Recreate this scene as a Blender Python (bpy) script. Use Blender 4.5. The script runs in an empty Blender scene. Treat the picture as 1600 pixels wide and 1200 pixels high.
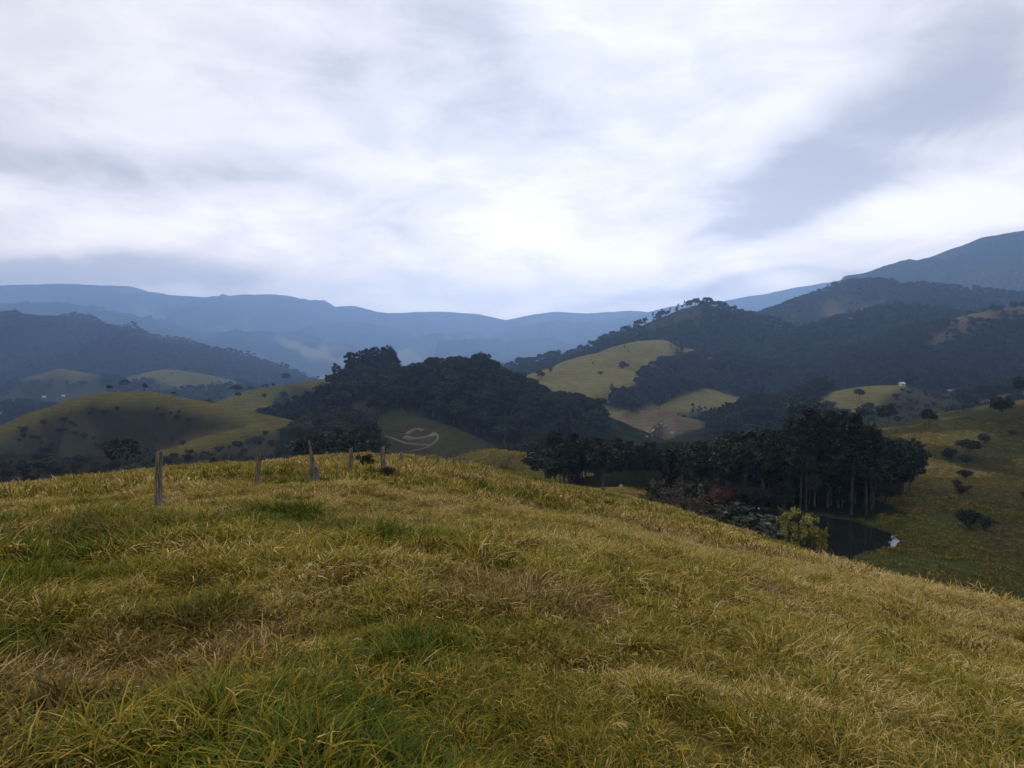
import bpy, math, random
import numpy as np

random.seed(7)
RNG = np.random.default_rng(11)
S = bpy.context.scene
COL = S.collection
R = math.radians

# ------------------------------------------------------------------ camera
F = 1101.0                       # focal length in pixels of a 1600 x 1200 frame
PITCH = R(2.6)
cam_data = bpy.data.cameras.new('camera')
cam_data.sensor_width = 36.0
cam_data.lens = F / 1600.0 * 36.0
cam_data.clip_start = 0.05
cam_data.clip_end = 30000
cam = bpy.data.objects.new('camera', cam_data)
cam.rotation_euler = (R(90) - PITCH, 0, 0)
COL.objects.link(cam)
S.camera = cam

# ------------------------------------------------------------------ sky and sun
SUN_EL, SUN_AZ = R(35), R(7)    # azimuth measured from straight ahead towards the right
S.view_settings.view_transform = 'Standard'
S.view_settings.look = 'None'
S.view_settings.exposure = 0.10
S.view_settings.gamma = 1.0
S.view_settings.use_curve_mapping = False
try:
    S.cycles.max_bounces = 6
    S.cycles.diffuse_bounces = 2
    S.cycles.glossy_bounces = 2
    S.cycles.transmission_bounces = 2
    S.cycles.volume_bounces = 3
    S.cycles.use_denoising = True
except Exception:
    pass


class NT:
    """tiny helper to write node trees"""
    def __init__(self, tree):
        self.t = tree
        tree.nodes.clear()

    def n(self, typ, **kw):
        nd = self.t.nodes.new(typ)
        for k, v in kw.items():
            setattr(nd, k, v)
        return nd

    def link(self, a, b):
        self.t.links.new(a, b)

    def put(self, sock, v):
        if isinstance(v, bpy.types.NodeSocket):
            self.t.links.new(v, sock)
        else:
            if hasattr(sock.default_value, '__len__') and not hasattr(v, '__len__'):
                v = [v] * len(sock.default_value)
            if hasattr(v, '__len__') and len(v) == 3 and len(sock.default_value) == 4:
                v = (*v, 1.0)
            sock.default_value = v

    def math(self, op, a, b=0.0, c=0.0, clamp=False):
        nd = self.n('ShaderNodeMath', operation=op, use_clamp=clamp)
        self.put(nd.inputs[0], a); self.put(nd.inputs[1], b); self.put(nd.inputs[2], c)
        return nd.outputs[0]

    def vmath(self, op, a, b=(0, 0, 0)):
        nd = self.n('ShaderNodeVectorMath', operation=op)
        self.put(nd.inputs[0], a); self.put(nd.inputs[1], b)
        return nd.outputs['Value'] if op in ('DOT_PRODUCT', 'LENGTH', 'DISTANCE') else nd.outputs[0]

    def mix(self, f, a, b, mode='MIX'):
        nd = self.n('ShaderNodeMix', data_type='RGBA', blend_type=mode)
        self.put(nd.inputs[0], f); self.put(nd.inputs[6], a); self.put(nd.inputs[7], b)
        return nd.outputs[2]

    def noise(self, vec, scale, detail=4, rough=0.55, dist=0.0, out='Fac'):
        nd = self.n('ShaderNodeTexNoise')
        self.put(nd.inputs['Vector'], vec)
        nd.inputs['Scale'].default_value = scale
        nd.inputs['Detail'].default_value = detail
        nd.inputs['Roughness'].default_value = rough
        nd.inputs['Distortion'].default_value = dist
        return nd.outputs[out]

    def smooth(self, v, lo, hi, a=0.0, b=1.0):
        nd = self.n('ShaderNodeMapRange', interpolation_type='SMOOTHSTEP')
        self.put(nd.inputs[0], v)
        nd.inputs[1].default_value = lo; nd.inputs[2].default_value = hi
        nd.inputs[3].default_value = a; nd.inputs[4].default_value = b
        return nd.outputs[0]

    def sep(self, v):
        nd = self.n('ShaderNodeSeparateXYZ'); self.put(nd.inputs[0], v)
        return nd.outputs

    def comb(self, x, y, z):
        nd = self.n('ShaderNodeCombineXYZ')
        self.put(nd.inputs[0], x); self.put(nd.inputs[1], y); self.put(nd.inputs[2], z)
        return nd.outputs[0]


world = bpy.data.worlds.new('World')
S.world = world
world.use_nodes = True
w = NT(world.node_tree)
sky = w.n('ShaderNodeTexSky', sky_type='NISHITA', sun_disc=False)
sky.sun_elevation = SUN_EL
sky.sun_rotation = SUN_AZ
sky.altitude = 900
tc = w.n('ShaderNodeTexCoord').outputs['Generated']
dx, dy, dz = w.sep(tc)[0:3]
DECK = 0.30
up = w.math('ADD', w.math('MAXIMUM', dz, 0.0), DECK)
# the cloud layer seen as a flat deck: direction projected onto a plane overhead
px_ = w.math('DIVIDE', dx, up)
py_ = w.math('DIVIDE', dy, up)
deck = w.comb(px_, py_, 0.0)
warp = w.noise(deck, 0.7, 3, 0.5, out='Color')
deck_w = w.vmath('ADD', deck, w.vmath('MULTIPLY', w.vmath('SUBTRACT', warp, (0.5, 0.5, 0.5)), (1.1, 1.1, 0.0)))
big = w.noise(w.vmath('MULTIPLY', deck_w, (0.75, 1.0, 1.0)), 0.62, 3, 0.45)
mid = w.noise(w.vmath('ADD', deck_w, (3.1, 1.7, 0.0)), 2.3, 5, 0.5)
fine = w.noise(w.vmath('ADD', deck_w, (8.3, 4.4, 0.0)), 7.5, 5, 0.55)
t = w.math('ADD', w.math('MULTIPLY', big, 0.9), w.math('ADD', w.math('MULTIPLY', mid, 0.55), w.math('MULTIPLY', fine, 0.22)))
lump = w.noise(w.vmath('MULTIPLY', tc, (1.0, 1.0, 2.6)), 6.5, 6, 0.55, 0.4)
t = w.math('ADD', t, w.math('MULTIPLY', w.math('MULTIPLY', w.math('SUBTRACT', lump, 0.5), 1.3), w.smooth(dz, 0.10, 0.45, 1.0, 0.65)))
t = w.math('SUBTRACT', t, 0.81)


def cloud_band(cx, cy, rx, ry, ang, amount):
    """a long soft cloud bank lying in the deck plane"""
    ca, sa = math.cos(ang), math.sin(ang)
    sx, sy, _ = w.sep(w.vmath('SUBTRACT', deck_w, (cx, cy, 0)))[0:3]
    a = w.math('DIVIDE', w.math('ADD', w.math('MULTIPLY', sx, ca), w.math('MULTIPLY', sy, sa)), rx)
    b = w.math('DIVIDE', w.math('SUBTRACT', w.math('MULTIPLY', sy, ca), w.math('MULTIPLY', sx, sa)), ry)
    q = w.math('SQRT', w.math('ADD', w.math('MULTIPLY', a, a), w.math('MULTIPLY', b, b)))
    return w.math('MULTIPLY', w.smooth(q, 0.0, 1.0, 1.0, 0.0), amount)


def deck_at(px, py):
    u, v = (px - 800) / F, -(py - 600) / F
    d = np.array([u, math.cos(PITCH) + v * math.sin(PITCH), v * math.cos(PITCH) - math.sin(PITCH)])
    d /= np.linalg.norm(d)
    return d[0] / (max(d[2], 0) + DECK), d[1] / (max(d[2], 0) + DECK)


BANKS = [  # pixel end points of the bank's long axis, half width, amount (negative: thicker and greyer)
    ((1640, 90), (1090, 385), 0.24, -0.80),
    ((1680, 210), (1300, 290), 0.14, -0.36),
    ((1440, -60), (1660, 190), 0.16, -0.38),
    ((760, -80), (790, 200), 0.36, -0.30),
    ((-80, 225), (380, 255), 0.22, -0.30),
    ((-60, 60), (300, 60), 0.30, 0.22),
    ((1120, 230), (1420, 40), 0.20, 0.20),
    ((330, 130), (600, 260), 0.26, 0.22),
    ((-100, 350), (420, 350), 0.25, 0.20),
    ((700, 350), (1000, 400), 0.40, 0.22),
    ((1250, 370), (1640, 300), 0.20, 0.42),
    ((-700, 432), (470, 455), 0.24, -0.62),
    ((900, 478), (1300, 440), 0.09, -0.40),
    ((1420, 372), (1760, 335), 0.10, -0.35),
]
for (a, b, hw, am) in BANKS:
    A, B = np.array(deck_at(*a)), np.array(deck_at(*b))
    m, dlt = (A + B) / 2, B - A
    ln = float(np.linalg.norm(dlt))
    t = w.math('ADD', t, cloud_band(float(m[0]), float(m[1]), ln * 0.62 + 0.1, hw, math.atan2(dlt[1], dlt[0]), am))
t = w.smooth(t, -0.72, 0.46)
SKY_DARK, SKY_MID, SKY_LIGHT = (4.5, 4.4, 4.75), (7.9, 7.6, 7.65), (9.8, 9.3, 8.9)
ramp = w.mix(w.smooth(t, 0.6, 1.0), w.mix(w.smooth(t, 0.0, 0.70), SKY_DARK, SKY_MID), SKY_LIGHT)
# cloud near the horizon ahead, where the sun stands behind it, is brighter
ahead = w.smooth(w.vmath('DOT_PRODUCT', tc, (math.sin(SUN_AZ) * 0.98, math.cos(SUN_AZ) * 0.98, 0.2)), 0.3, 1.0)
glow = w.math('ADD', 1.0, w.math('MULTIPLY', ahead, 0.12))
low = w.smooth(dz, 0.03, 0.30, 1.0, 0.0)
glow = w.math('ADD', glow, w.math('MULTIPLY', low, 0.88))
clouds = w.mix(1.0, ramp, w.comb(w.math('MULTIPLY', glow, w.math('ADD', 1.0, w.math('MULTIPLY', low, 0.10))), glow, w.math('MULTIPLY', glow, w.math('SUBTRACT', 1.0, w.math('MULTIPLY', low, 0.16)))), 'MULTIPLY')
skycol = w.mix(0.97, sky.outputs[0], clouds)
bg = w.n('ShaderNodeBackground')
w.link(skycol, bg.inputs[0])
bg.inputs[1].default_value = 0.1
w.link(bg.outputs[0], w.n('ShaderNodeOutputWorld').inputs[0])

sun_data = bpy.data.lights.new('sun', 'SUN')
sun_data.energy = 1.5
sun_data.angle = R(14)
sun_data.color = (1.0, 0.93, 0.80)
sun = bpy.data.objects.new('sun', sun_data)
sun.rotation_euler = (R(90) - SUN_EL, 0, R(180) - SUN_AZ)
sun.rotation_euler = (-(R(90) - SUN_EL), 0, -SUN_AZ)
COL.objects.link(sun)

HAZE_DENSITY = 1.55e-4
HAZE_COLOUR = (0.37, 0.58, 1.0)


# ------------------------------------------------------------------ helpers
def tag(o, label=None, cat=None, group=None, kind=None):
    if label: o['label'] = label
    if cat: o['category'] = cat
    if group: o['group'] = group
    if kind: o['kind'] = kind
    return o


def empty(name, loc, rz=0.0, sc=1.0):
    o = bpy.data.objects.new(name, None)
    o.location = loc
    o.rotation_euler = (0, 0, rz)
    o.scale = (sc, sc, sc)
    o.empty_display_size = 0.3
    COL.objects.link(o)
    return o


def link_mesh(name, me, parent=None):
    o = bpy.data.objects.new(name, me)
    COL.objects.link(o)
    if parent is not None:
        o.parent = parent
    return o


def np_mesh(name, verts, faces, mats=(), mat_idx=None, smooth=True):
    """faces: (n,3) or (n,4) array"""
    me = bpy.data.meshes.new(name)
    verts = np.asarray(verts, dtype=np.float32)
    faces = np.asarray(faces, dtype=np.int32)
    k = faces.shape[1]
    me.vertices.add(len(verts)); me.vertices.foreach_set('co', verts.ravel())
    me.loops.add(faces.size); me.loops.foreach_set('vertex_index', faces.ravel())
    me.polygons.add(len(faces))
    me.polygons.foreach_set('loop_start', np.arange(0, faces.size, k, dtype=np.int32))
    me.polygons.foreach_set('loop_total', np.full(len(faces), k, dtype=np.int32))
    for m in mats: me.materials.append(m)
    if mat_idx is not None: me.polygons.foreach_set('material_index', np.asarray(mat_idx, dtype=np.int32))
    me.polygons.foreach_set('use_smooth', np.full(len(faces), smooth))
    me.update(calc_edges=True)
    return me


def attr(me, name, data, typ='FLOAT', dom='POINT'):
    a = me.attributes.new(name, typ, dom)
    key = {'FLOAT': 'value', 'INT': 'value', 'FLOAT_VECTOR': 'vector', 'FLOAT_COLOR': 'color'}[typ]
    a.data.foreach_set(key, np.asarray(data, dtype=np.int32 if typ == 'INT' else np.float32).ravel())


# --- smooth lattice noise
def _hash(ix, iy, seed):
    h = (ix.astype(np.int64) * 374761393 + iy.astype(np.int64) * 668265263 + seed * 1442695041) & 0xFFFFFFFF
    h = ((h ^ (h >> 13)) * 1274126177) & 0xFFFFFFFF
    h = h ^ (h >> 16)
    return (h & 0xFFFF) / 65535.0


def vnoise(x, y, seed=0):
    ix, iy = np.floor(x), np.floor(y)
    fx, fy = x - ix, y - iy
    fx = fx * fx * fx * (fx * (fx * 6 - 15) + 10); fy = fy * fy * fy * (fy * (fy * 6 - 15) + 10)
    a = _hash(ix, iy, seed); b = _hash(ix + 1, iy, seed)
    c = _hash(ix, iy + 1, seed); d = _hash(ix + 1, iy + 1, seed)
    return ((a + (b - a) * fx) * (1 - fy) + (c + (d - c) * fx) * fy) * 2 - 1


def fbm(x, y, scale, octv=4, seed=0, gain=0.5):
    out = np.zeros_like(x, dtype=np.float64); amp = 1.0; tot = 0
    for k in range(octv):
        f = 2.03 ** k / scale
        out += amp * vnoise(x * f + 17.3 * k, y * f - 9.1 * k, seed + k)
        tot += amp; amp *= gain
    return out / tot * 1.6


def sstep(a, b, v):
    t_ = np.clip((v - a) / (b - a), 0, 1)
    return t_ * t_ * (3 - 2 * t_)


def P(px, py, D):
    """point seen at pixel (px,py) of the 1600x1200 frame at forward distance D"""
    u, v = (px - 800) / F, -(py - 600) / F
    yy = math.cos(PITCH) + v * math.sin(PITCH)
    zz = v * math.cos(PITCH) - math.sin(PITCH)
    return np.array([u / yy * D, D, zz / yy * D])


def proj(x, y, z):
    """pixel position of world points"""
    yy = np.maximum(y * math.cos(PITCH) - z * math.sin(PITCH), 1e-3)
    zz = y * math.sin(PITCH) + z * math.cos(PITCH)
    return 800 + F * x / yy, 600 - F * zz / yy


# ------------------------------------------------------------------ terrain
# every ridge: name, crest as (px, py, distance), slope towards us, slope behind, rounding radius, gully strength, cover
HILLS = [
    ('slope_shoulder', [(860, 800, 98), (905, 778, 108), (950, 767, 113), (985, 765, 116), (1012, 776, 117), (1030, 800, 112)], .50, .42, 4, .05, 'grass'),
    ('valley_knoll', [(690, 745, 160), (720, 717, 166), (750, 706, 168), (780, 703, 169), (805, 707, 169), (835, 724, 166)], .42, .42, 8, .05, 'meadow'),
    ('grass_hill', [(-260, 760, 330), (-120, 712, 360), (0, 665, 390), (60, 640, 405), (120, 621, 415), (170, 613, 420), (230, 612, 420), (300, 625, 420), (400, 648, 410), (455, 668, 400), (500, 695, 375), (540, 730, 350)], .46, .40, 16, .16, 'meadow'),
    ('grass_hill', [(455, 668, 398), (400, 664, 385), (340, 679, 362), (280, 698, 338), (240, 714, 318), (200, 738, 295)], .40, .42, 7, .05, 'meadow'),
    ('pasture_ridge', [(300, 662, 560), (340, 640, 600), (390, 622, 640), (440, 604, 680), (500, 592, 690), (540, 590, 700)], .26, .3, 22, .12, 'meadow'),
    ('wooded_hill', [(455, 655, 500), (490, 630, 500), (525, 606, 505), (570, 600, 500), (620, 597, 480), (660, 588, 460), (700, 578, 450), (745, 582, 450), (800, 606, 440), (850, 632, 430), (895, 640, 420), (935, 668, 400), (985, 705, 370)], .40, .4, 18, .14, 'forest'),
    ('wooded_hill', [(600, 622, 440), (625, 640, 395), (650, 655, 365), (675, 680, 335), (690, 705, 312), (690, 730, 290)], .42, .45, 14, .05, 'shade_olive'),
    ('wooded_hill', [(590, 615, 450), (560, 632, 420), (530, 646, 395), (500, 658, 372), (470, 668, 350)], .38, .5, 10, .05, 'scrub'),
    ('far_wooded_knoll', [(770, 606, 1120), (800, 586, 1150), (830, 568, 1200), (860, 557, 1200), (890, 566, 1200), (930, 590, 1150)], .34, .34, 25, .1, 'forest'),
    ('golden_hill', [(805, 606, 660), (850, 587, 720), (900, 570, 790), (950, 550, 870), (1000, 534, 950), (1035, 530, 990), (1065, 543, 980), (1095, 560, 940)], .30, .3, 22, .30, 'golden'),
    ('golden_hill', [(960, 575, 760), (940, 600, 690), (925, 630, 620), (935, 650, 570), (980, 640, 565), (1030, 640, 570), (1070, 652, 560), (1100, 676, 540)], .30, .3, 12, .12, 'golden'),
    ('forest_hill', [(1000, 606, 730), (1030, 585, 810), (1068, 566, 870), (1130, 556, 900), (1190, 570, 900), (1250, 575, 880), (1300, 590, 800)], .30, .3, 25, .18, 'forest'),
    ('forest_hill', [(870, 574, 1250), (930, 551, 1300), (990, 526, 1350), (1045, 494, 1450), (1075, 481, 1480), (1100, 475, 1500), (1130, 483, 1500), (1200, 505, 1450), (1260, 530, 1350), (1330, 555, 1300)], .34, .36, 25, .25, 'forest'),
    ('rugged_hill', [(1160, 512, 2050), (1220, 485, 2150), (1270, 465, 2200), (1320, 444, 2250), (1360, 442, 2250), (1400, 443, 2250), (1500, 453, 2200), (1600, 463, 2150), (1750, 470, 2100)], .32, .35, 40, .3, 'patch'),
    ('rugged_hill', [(1240, 540, 1350), (1300, 510, 1450), (1350, 492, 1520), (1400, 481, 1550), (1440, 486, 1500), (1490, 505, 1400)], .34, .3, 35, .25, 'forest'),
    ('brown_ridge', [(1400, 555, 1000), (1440, 528, 1080), (1480, 505, 1130), (1530, 488, 1180), (1600, 478, 1200), (1720, 472, 1200)], .30, .3, 30, .25, 'browntop'),
    ('mountain', [(1030, 530, 3700), (1150, 497, 3600), (1250, 466, 3400), (1330, 438, 3300), (1395, 417, 3200), (1450, 403, 3200), (1500, 385, 3200), (1540, 370, 3200), (1600, 361, 3200), (1800, 345, 3200)], .42, .4, 60, .3, 'farforest'),
    ('mountain', [(960, 498, 4700), (1070, 475, 4600), (1130, 470, 4600), (1180, 462, 4500), (1250, 448, 4500), (1340, 434, 4500)], .45, .4, 60, .3, 'farforest'),
    ('bright_hill', [(1225, 655, 450), (1260, 637, 480), (1300, 618, 505), (1340, 606, 520), (1380, 602, 530), (1412, 602, 540), (1470, 622, 540)], .34, .3, 14, .12, 'forest'),
    ('scrub_hill', [(1330, 612, 800), (1400, 592, 800), (1480, 588, 760), (1560, 590, 720), (1660, 575, 700), (1800, 560, 700)], .22, .25, 25, .3, 'scrubpatch'),
    ('scrub_hill', [(1440, 640, 500), (1500, 640, 480), (1560, 632, 480), (1640, 610, 500), (1800, 590, 500)], .22, .25, 20, .25, 'scrubpatch'),
    ('right_slope', [(1350, 705, 195), (1385, 695, 205), (1450, 680, 212), (1520, 662, 220), (1600, 640, 226), (1720, 608, 235), (1900, 570, 240)], .235, .3, 12, .18, 'shadeslope'),
    ('dark_hill', [(-220, 470, 2600), (0, 492, 2500), (60, 498, 2500), (150, 512, 2450), (250, 540, 2300), (330, 562, 2200), (420, 590, 2100), (500, 606, 2000)], .30, .3, 50, .3, 'forest'),
    ('dark_hill', [(20, 612, 1480), (60, 586, 1530), (95, 576, 1560), (130, 582, 1550), (165, 600, 1500)], .26, .3, 25, .1, 'dome'),
    ('dark_hill', [(262, 577, 1750), (290, 580, 1680), (330, 597, 1500), (370, 615, 1350), (400, 632, 1200)], .24, .3, 22, .12, 'dome'),
    ('far_hill', [(-200, 470, 3600), (0, 474, 3500), (90, 472, 3450), (170, 486, 3350), (240, 508, 3250), (320, 535, 3100), (380, 560, 3000)], .36, .34, 45, .35, 'farforest'),
    ('far_hill', [(455, 520, 4300), (500, 508, 4350), (560, 502, 4400), (610, 512, 4300), (660, 530, 4200), (700, 545, 4100)], .4, .36, 45, .35, 'farforest'),
    ('far_hill', [(770, 540, 4200), (800, 520, 4350), (830, 506, 4500), (870, 500, 4550), (920, 506, 4500), (990, 500, 4400), (1050, 510, 4200)], .4, .36, 45, .35, 'farforest'),
    ('far_hill', [(200, 498, 4100), (260, 505, 3950), (330, 532, 3700), (370, 528, 3600), (410, 517, 3500), (450, 532, 3400), (500, 553, 3200), (560, 575, 3000)], .34, .3, 60, .3, 'farpatch'),
    ('far_hill', [(590, 565, 3700), (640, 545, 3900), (680, 520, 4000), (700, 522, 4000), (740, 530, 3900), (790, 530, 3700), (830, 552, 3500), (870, 575, 3300)], .34, .3, 60, .3, 'farpatch'),
    ('mountain', [(-400, 440, 5000), (0, 445, 5000), (100, 443, 5000), (200, 447, 5000), (240, 460, 5000), (330, 465, 5050), (385, 460, 5050), (430, 460, 5050), (470, 470, 5050), (500, 480, 5100), (550, 478, 5100), (600, 489, 5100), (690, 487, 5150), (740, 490, 5150), (790, 500, 5200), (835, 491, 5200), (870, 487, 5200), (920, 490, 5200), (980, 485, 5200), (1040, 490, 5200)], .46, .4, 60, .35, 'farforest'),
    ('mountain', [(200, 448, 5000), (240, 470, 4600), (290, 500, 4250), (340, 530, 3900)], .36, .36, 50, .3, 'farpatch'),
    ('mountain', [(440, 461, 5050), (500, 490, 4700), (540, 520, 4350), (600, 548, 4000)], .36, .36, 50, .3, 'farforest'),
]
# the far ranges stand well beyond the wooded hills
FAR = 1.6
for i, h in enumerate(HILLS):
    dm = max(q[2] for q in h[1])
    k_ = FAR if dm >= 3000 else 1.0
    if h[0] == 'mountain' and h[1][0][0] == 1030: k_ = 1.0          # the high right mountain stands nearer
    if h[0] == 'rugged_hill': k_ = .80
    if h[0] == 'brown_ridge': k_ = .85
    if h[0] == 'forest_hill' and dm > 1200: k_ = .82
    HILLS[i] = (h[0], [(q[0], q[1], q[2] * k_) for q in h[1]], h[2], h[3], h[4] * k_, h[5], h[6])
HILL_XYZ = [np.array([P(*q) for q in h[1]]) for h in HILLS]
NAMES = ['valley', 'pasture'] + [h[0] for h in HILLS]
POND_Z = -26.0
POND_C = P(1275, 822, 106)

BASE_Y = np.array([-10000, -1500, -300, 0, 90, 150, 220, 350, 500, 1000, 1500, 3000, 6000, 10000])
BASE_Z = np.array([-150, -110, -60, -32, -29, -29, -37, -50, -66, -100, -124, -150, -200, -260])


def crest_dist(x, y, pts):
    best = np.full(x.shape, 1e18); zc = np.zeros(x.shape); side = np.zeros(x.shape); al = np.zeros(x.shape)
    acc = 0.0
    for i in range(len(pts) - 1):
        a, b = pts[i], pts[i + 1]
        ex, ey = b[0] - a[0], b[1] - a[1]
        L2 = ex * ex + ey * ey
        tt = np.clip(((x - a[0]) * ex + (y - a[1]) * ey) / L2, 0, 1)
        qx, qy = a[0] + tt * ex, a[1] + tt * ey
        d2 = (x - qx) ** 2 + (y - qy) ** 2
        m = d2 < best
        best = np.where(m, d2, best)
        s = tt * tt * (3 - 2 * tt) * 0.35 + tt * 0.65
        zc = np.where(m, a[2] + (b[2] - a[2]) * s, zc)
        side = np.where(m, qy - y, side)
        al = np.where(m, acc + tt * math.sqrt(L2), al)
        acc += math.sqrt(L2)
    return np.sqrt(best), zc, side, al


# the pasture the camera stands on: lateral profile (x -> drop) and where its brow rolls over
FG_X = np.array([-140, -90, -60, -42, -30, -20, -12, -5, 0, 3.6, 7.8, 14, 18.5, 23, 28, 36, 46, 62, 90, 140])
FG_L = np.array([20.0, 9.8, 5.2, 3.0, 1.75, 0.85, 0.25, 0.0, 0.2, 0.75, 1.8, 3.0, 4.1, 5.5, 7.4, 11.5, 16.5, 25, 41, 70.0])


def smooth_interp(x, xs, ys):
    """monotone cubic (Catmull) interpolation on a table"""
    m = np.gradient(ys, xs)
    i = np.clip(np.searchsorted(xs, x) - 1, 0, len(xs) - 2)
    h = xs[i + 1] - xs[i]
    tt = (x - xs[i]) / h
    tc_ = np.clip(tt, 0, 1)
    h00 = 2 * tc_ ** 3 - 3 * tc_ ** 2 + 1; h10 = tc_ ** 3 - 2 * tc_ ** 2 + tc_
    h01 = -2 * tc_ ** 3 + 3 * tc_ ** 2; h11 = tc_ ** 3 - tc_ ** 2
    v = h00 * ys[i] + h10 * h * m[i] + h01 * ys[i + 1] + h11 * h * m[i + 1]
    v += np.where(tt > 1, (tt - 1) * h * m[-1], 0) + np.where(tt < 0, tt * h * m[0], 0)
    return v


def fg_height(x, y):
    yb = np.where(y > 0, y, y * 0.35)
    z = -1.62 - 0.128 * yb - smooth_interp(x + 6.0 * sstep(0, 60, y), FG_X, FG_L) * sstep(-40, 12, y)
    brow = 62 - 0.30 * np.clip(x, -20, 80) + np.clip(-x - 12, 0, 60) * 0.25
    over = np.maximum(0, y - brow)
    z -= np.where(over < 55, 0.0052 * over ** 2, 0.0052 * 55 ** 2 + (over - 55) * 0.572)
    back = np.maximum(0, -y - 60)
    z -= 0.002 * back ** 2 / (1 + back / 120)
    r = np.hypot(x, y)
    near = 1 - sstep(70, 160, r)
    z += near * (0.30 * fbm(x, y, 9.0, 2, 3) * sstep(3, 14, r) + 0.12 * fbm(x, y, 1.6, 3, 5) + 0.05 * fbm(x, y, 0.55, 2, 8))
    return z


def smax(a, b, k):
    h = np.clip(0.5 + 0.5 * (a - b) / k, 0, 1)
    return b + (a - b) * h + k * h * (1 - h)


def terrain(x, y):
    """height and ridge index (0 valley, 1 home pasture, 2.. HILLS) at world points"""
    x = np.asarray(x, dtype=np.float64); y = np.asarray(y, dtype=np.float64)
    r = np.hypot(x, y)
    z = np.interp(y, BASE_Y, BASE_Z) + fbm(x, y, 260, 3, 40) * np.clip((r - 250) / 40, 0, 14) * np.clip(r / 900, .5, 1.5)
    # hills all round, outside the view, so that the country goes on
    out = sstep(250, 900, np.abs(x) - 0.75 * np.maximum(y, 0)) * sstep(300, 1500, r)
    z += out * (60 + 70 * fbm(x, y, 700, 4, 60)) * sstep(300, 2500, r)
    lab = np.zeros(x.shape, dtype=np.int32); top = z.copy()
    for i, h in enumerate(HILLS):
        d, zc, side, al = crest_dist(x, y, HILL_XYZ[i])
        sn, sf, rr, gu = h[2], h[3], h[4], h[5]
        scale = rr * 3.2
        g = fbm(al + 60 * i, d * 0.25 + 31 * i, scale * 2.2, 3, 100 + i) * gu
        side_w = 1 / (1 + np.exp(-np.clip(side / (rr * 0.5), -30, 30)))
        sl = (sf + (sn - sf) * side_w) * (1 + g * sstep(0, rr * 3, d))
        hz = zc - sl * (np.sqrt(d * d + rr * rr) - rr)
        hz += fbm(x, y, scale * 1.1, 4, 200 + i) * rr * 0.16 * (0.25 + sstep(0, rr * 3, d))
        if rr >= 35:
            far_ = sstep(0, rr * 5, d)
            rg1 = 1 - np.abs(vnoise(al / (rr * 5.5) + 13 * i, d / (rr * 16), 700 + i)) * 2
            rg2 = 1 - np.abs(vnoise(x / (rr * 2.6), y / (rr * 2.6), 750 + i)) * 2
            hz += far_ * (rg1 * rr * 1.05 + rg2 * rr * 0.40)
        m = hz > top
        lab = np.where(m, i + 2, lab); top = np.maximum(top, hz)
        z = smax(hz, z, max(1.0, rr * 0.22))
    fg = fg_height(x, y)
    # pond basin and its outlet flat
    e = np.hypot((x - POND_C[0]) / 1.0, (y - POND_C[1]) / 1.0)
    m = fg > top
    lab = np.where(m, 1, lab)
    z = smax(fg, z, 1.2 + 2.5 * sstep(60, 120, r))
    z = np.where(r < 55, fg, z)
    z = pond_cut(x, y, z)
    return z, lab


# outline of the pond on its water plane, from the banks seen in the photograph
POND_PX = [(1100, 776), (1135, 783), (1165, 790), (1200, 797), (1240, 802), (1290, 806), (1330, 812), (1362, 822), (1385, 832), (1410, 846), (1396, 855), (1372, 858), (1345, 866), (1325, 880), (1290, 900), (1230, 890), (1180, 866), (1130, 835), (1095, 800)]


def on_plane(px, py, zp):
    p = P(px, py, 1.0)
    return p[0] * zp / p[2], zp / p[2]


POND_XY = np.array([on_plane(a, b, POND_Z) for a, b in POND_PX])


def poly_sdf(x, y, poly):
    """signed distance to a polygon, negative inside"""
    d = np.full(x.shape, 1e18); ins = np.zeros(x.shape, dtype=bool)
    n = len(poly)
    for i in range(n):
        ax, ay = poly[i]; bx, by = poly[(i + 1) % n]
        ex, ey = bx - ax, by - ay
        tt = np.clip(((x - ax) * ex + (y - ay) * ey) / (ex * ex + ey * ey + 1e-12), 0, 1)
        d = np.minimum(d, (x - ax - tt * ex) ** 2 + (y - ay - tt * ey) ** 2)
        c = ((ay > y) != (by > y)) & (x < (bx - ax) * (y - ay) / ((by - ay) + 1e-12) + ax)
        ins ^= c
    d = np.sqrt(d)
    return np.where(ins, -d, d)


def pond_cut(x, y, z):
    near = (np.abs(x - POND_C[0]) < 90) & (np.abs(y - POND_C[1]) < 80)
    if not near.any():
        return z
    z = z.copy()
    d = poly_sdf(x[near], y[near], POND_XY) + 0.8 * fbm(x[near], y[near], 5, 2, 77)
    zn = z[near]
    bed = POND_Z - 1.2
    shore = POND_Z + 0.12 + np.maximum(d, 0) * 0.05 + np.maximum(d - 6, 0) * 0.25
    floor_ = POND_Z + 0.12 + np.maximum(d, 0) * 0.02
    keep = np.clip(zn, np.where(d < 26, floor_, -1e9), np.where(d < 26, shore + np.maximum(0, d - 8) * 1.2, 1e9))
    z[near] = np.where(d <= 0, np.maximum(bed, POND_Z + 0.12 + d * 0.5), keep)
    return z


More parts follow.
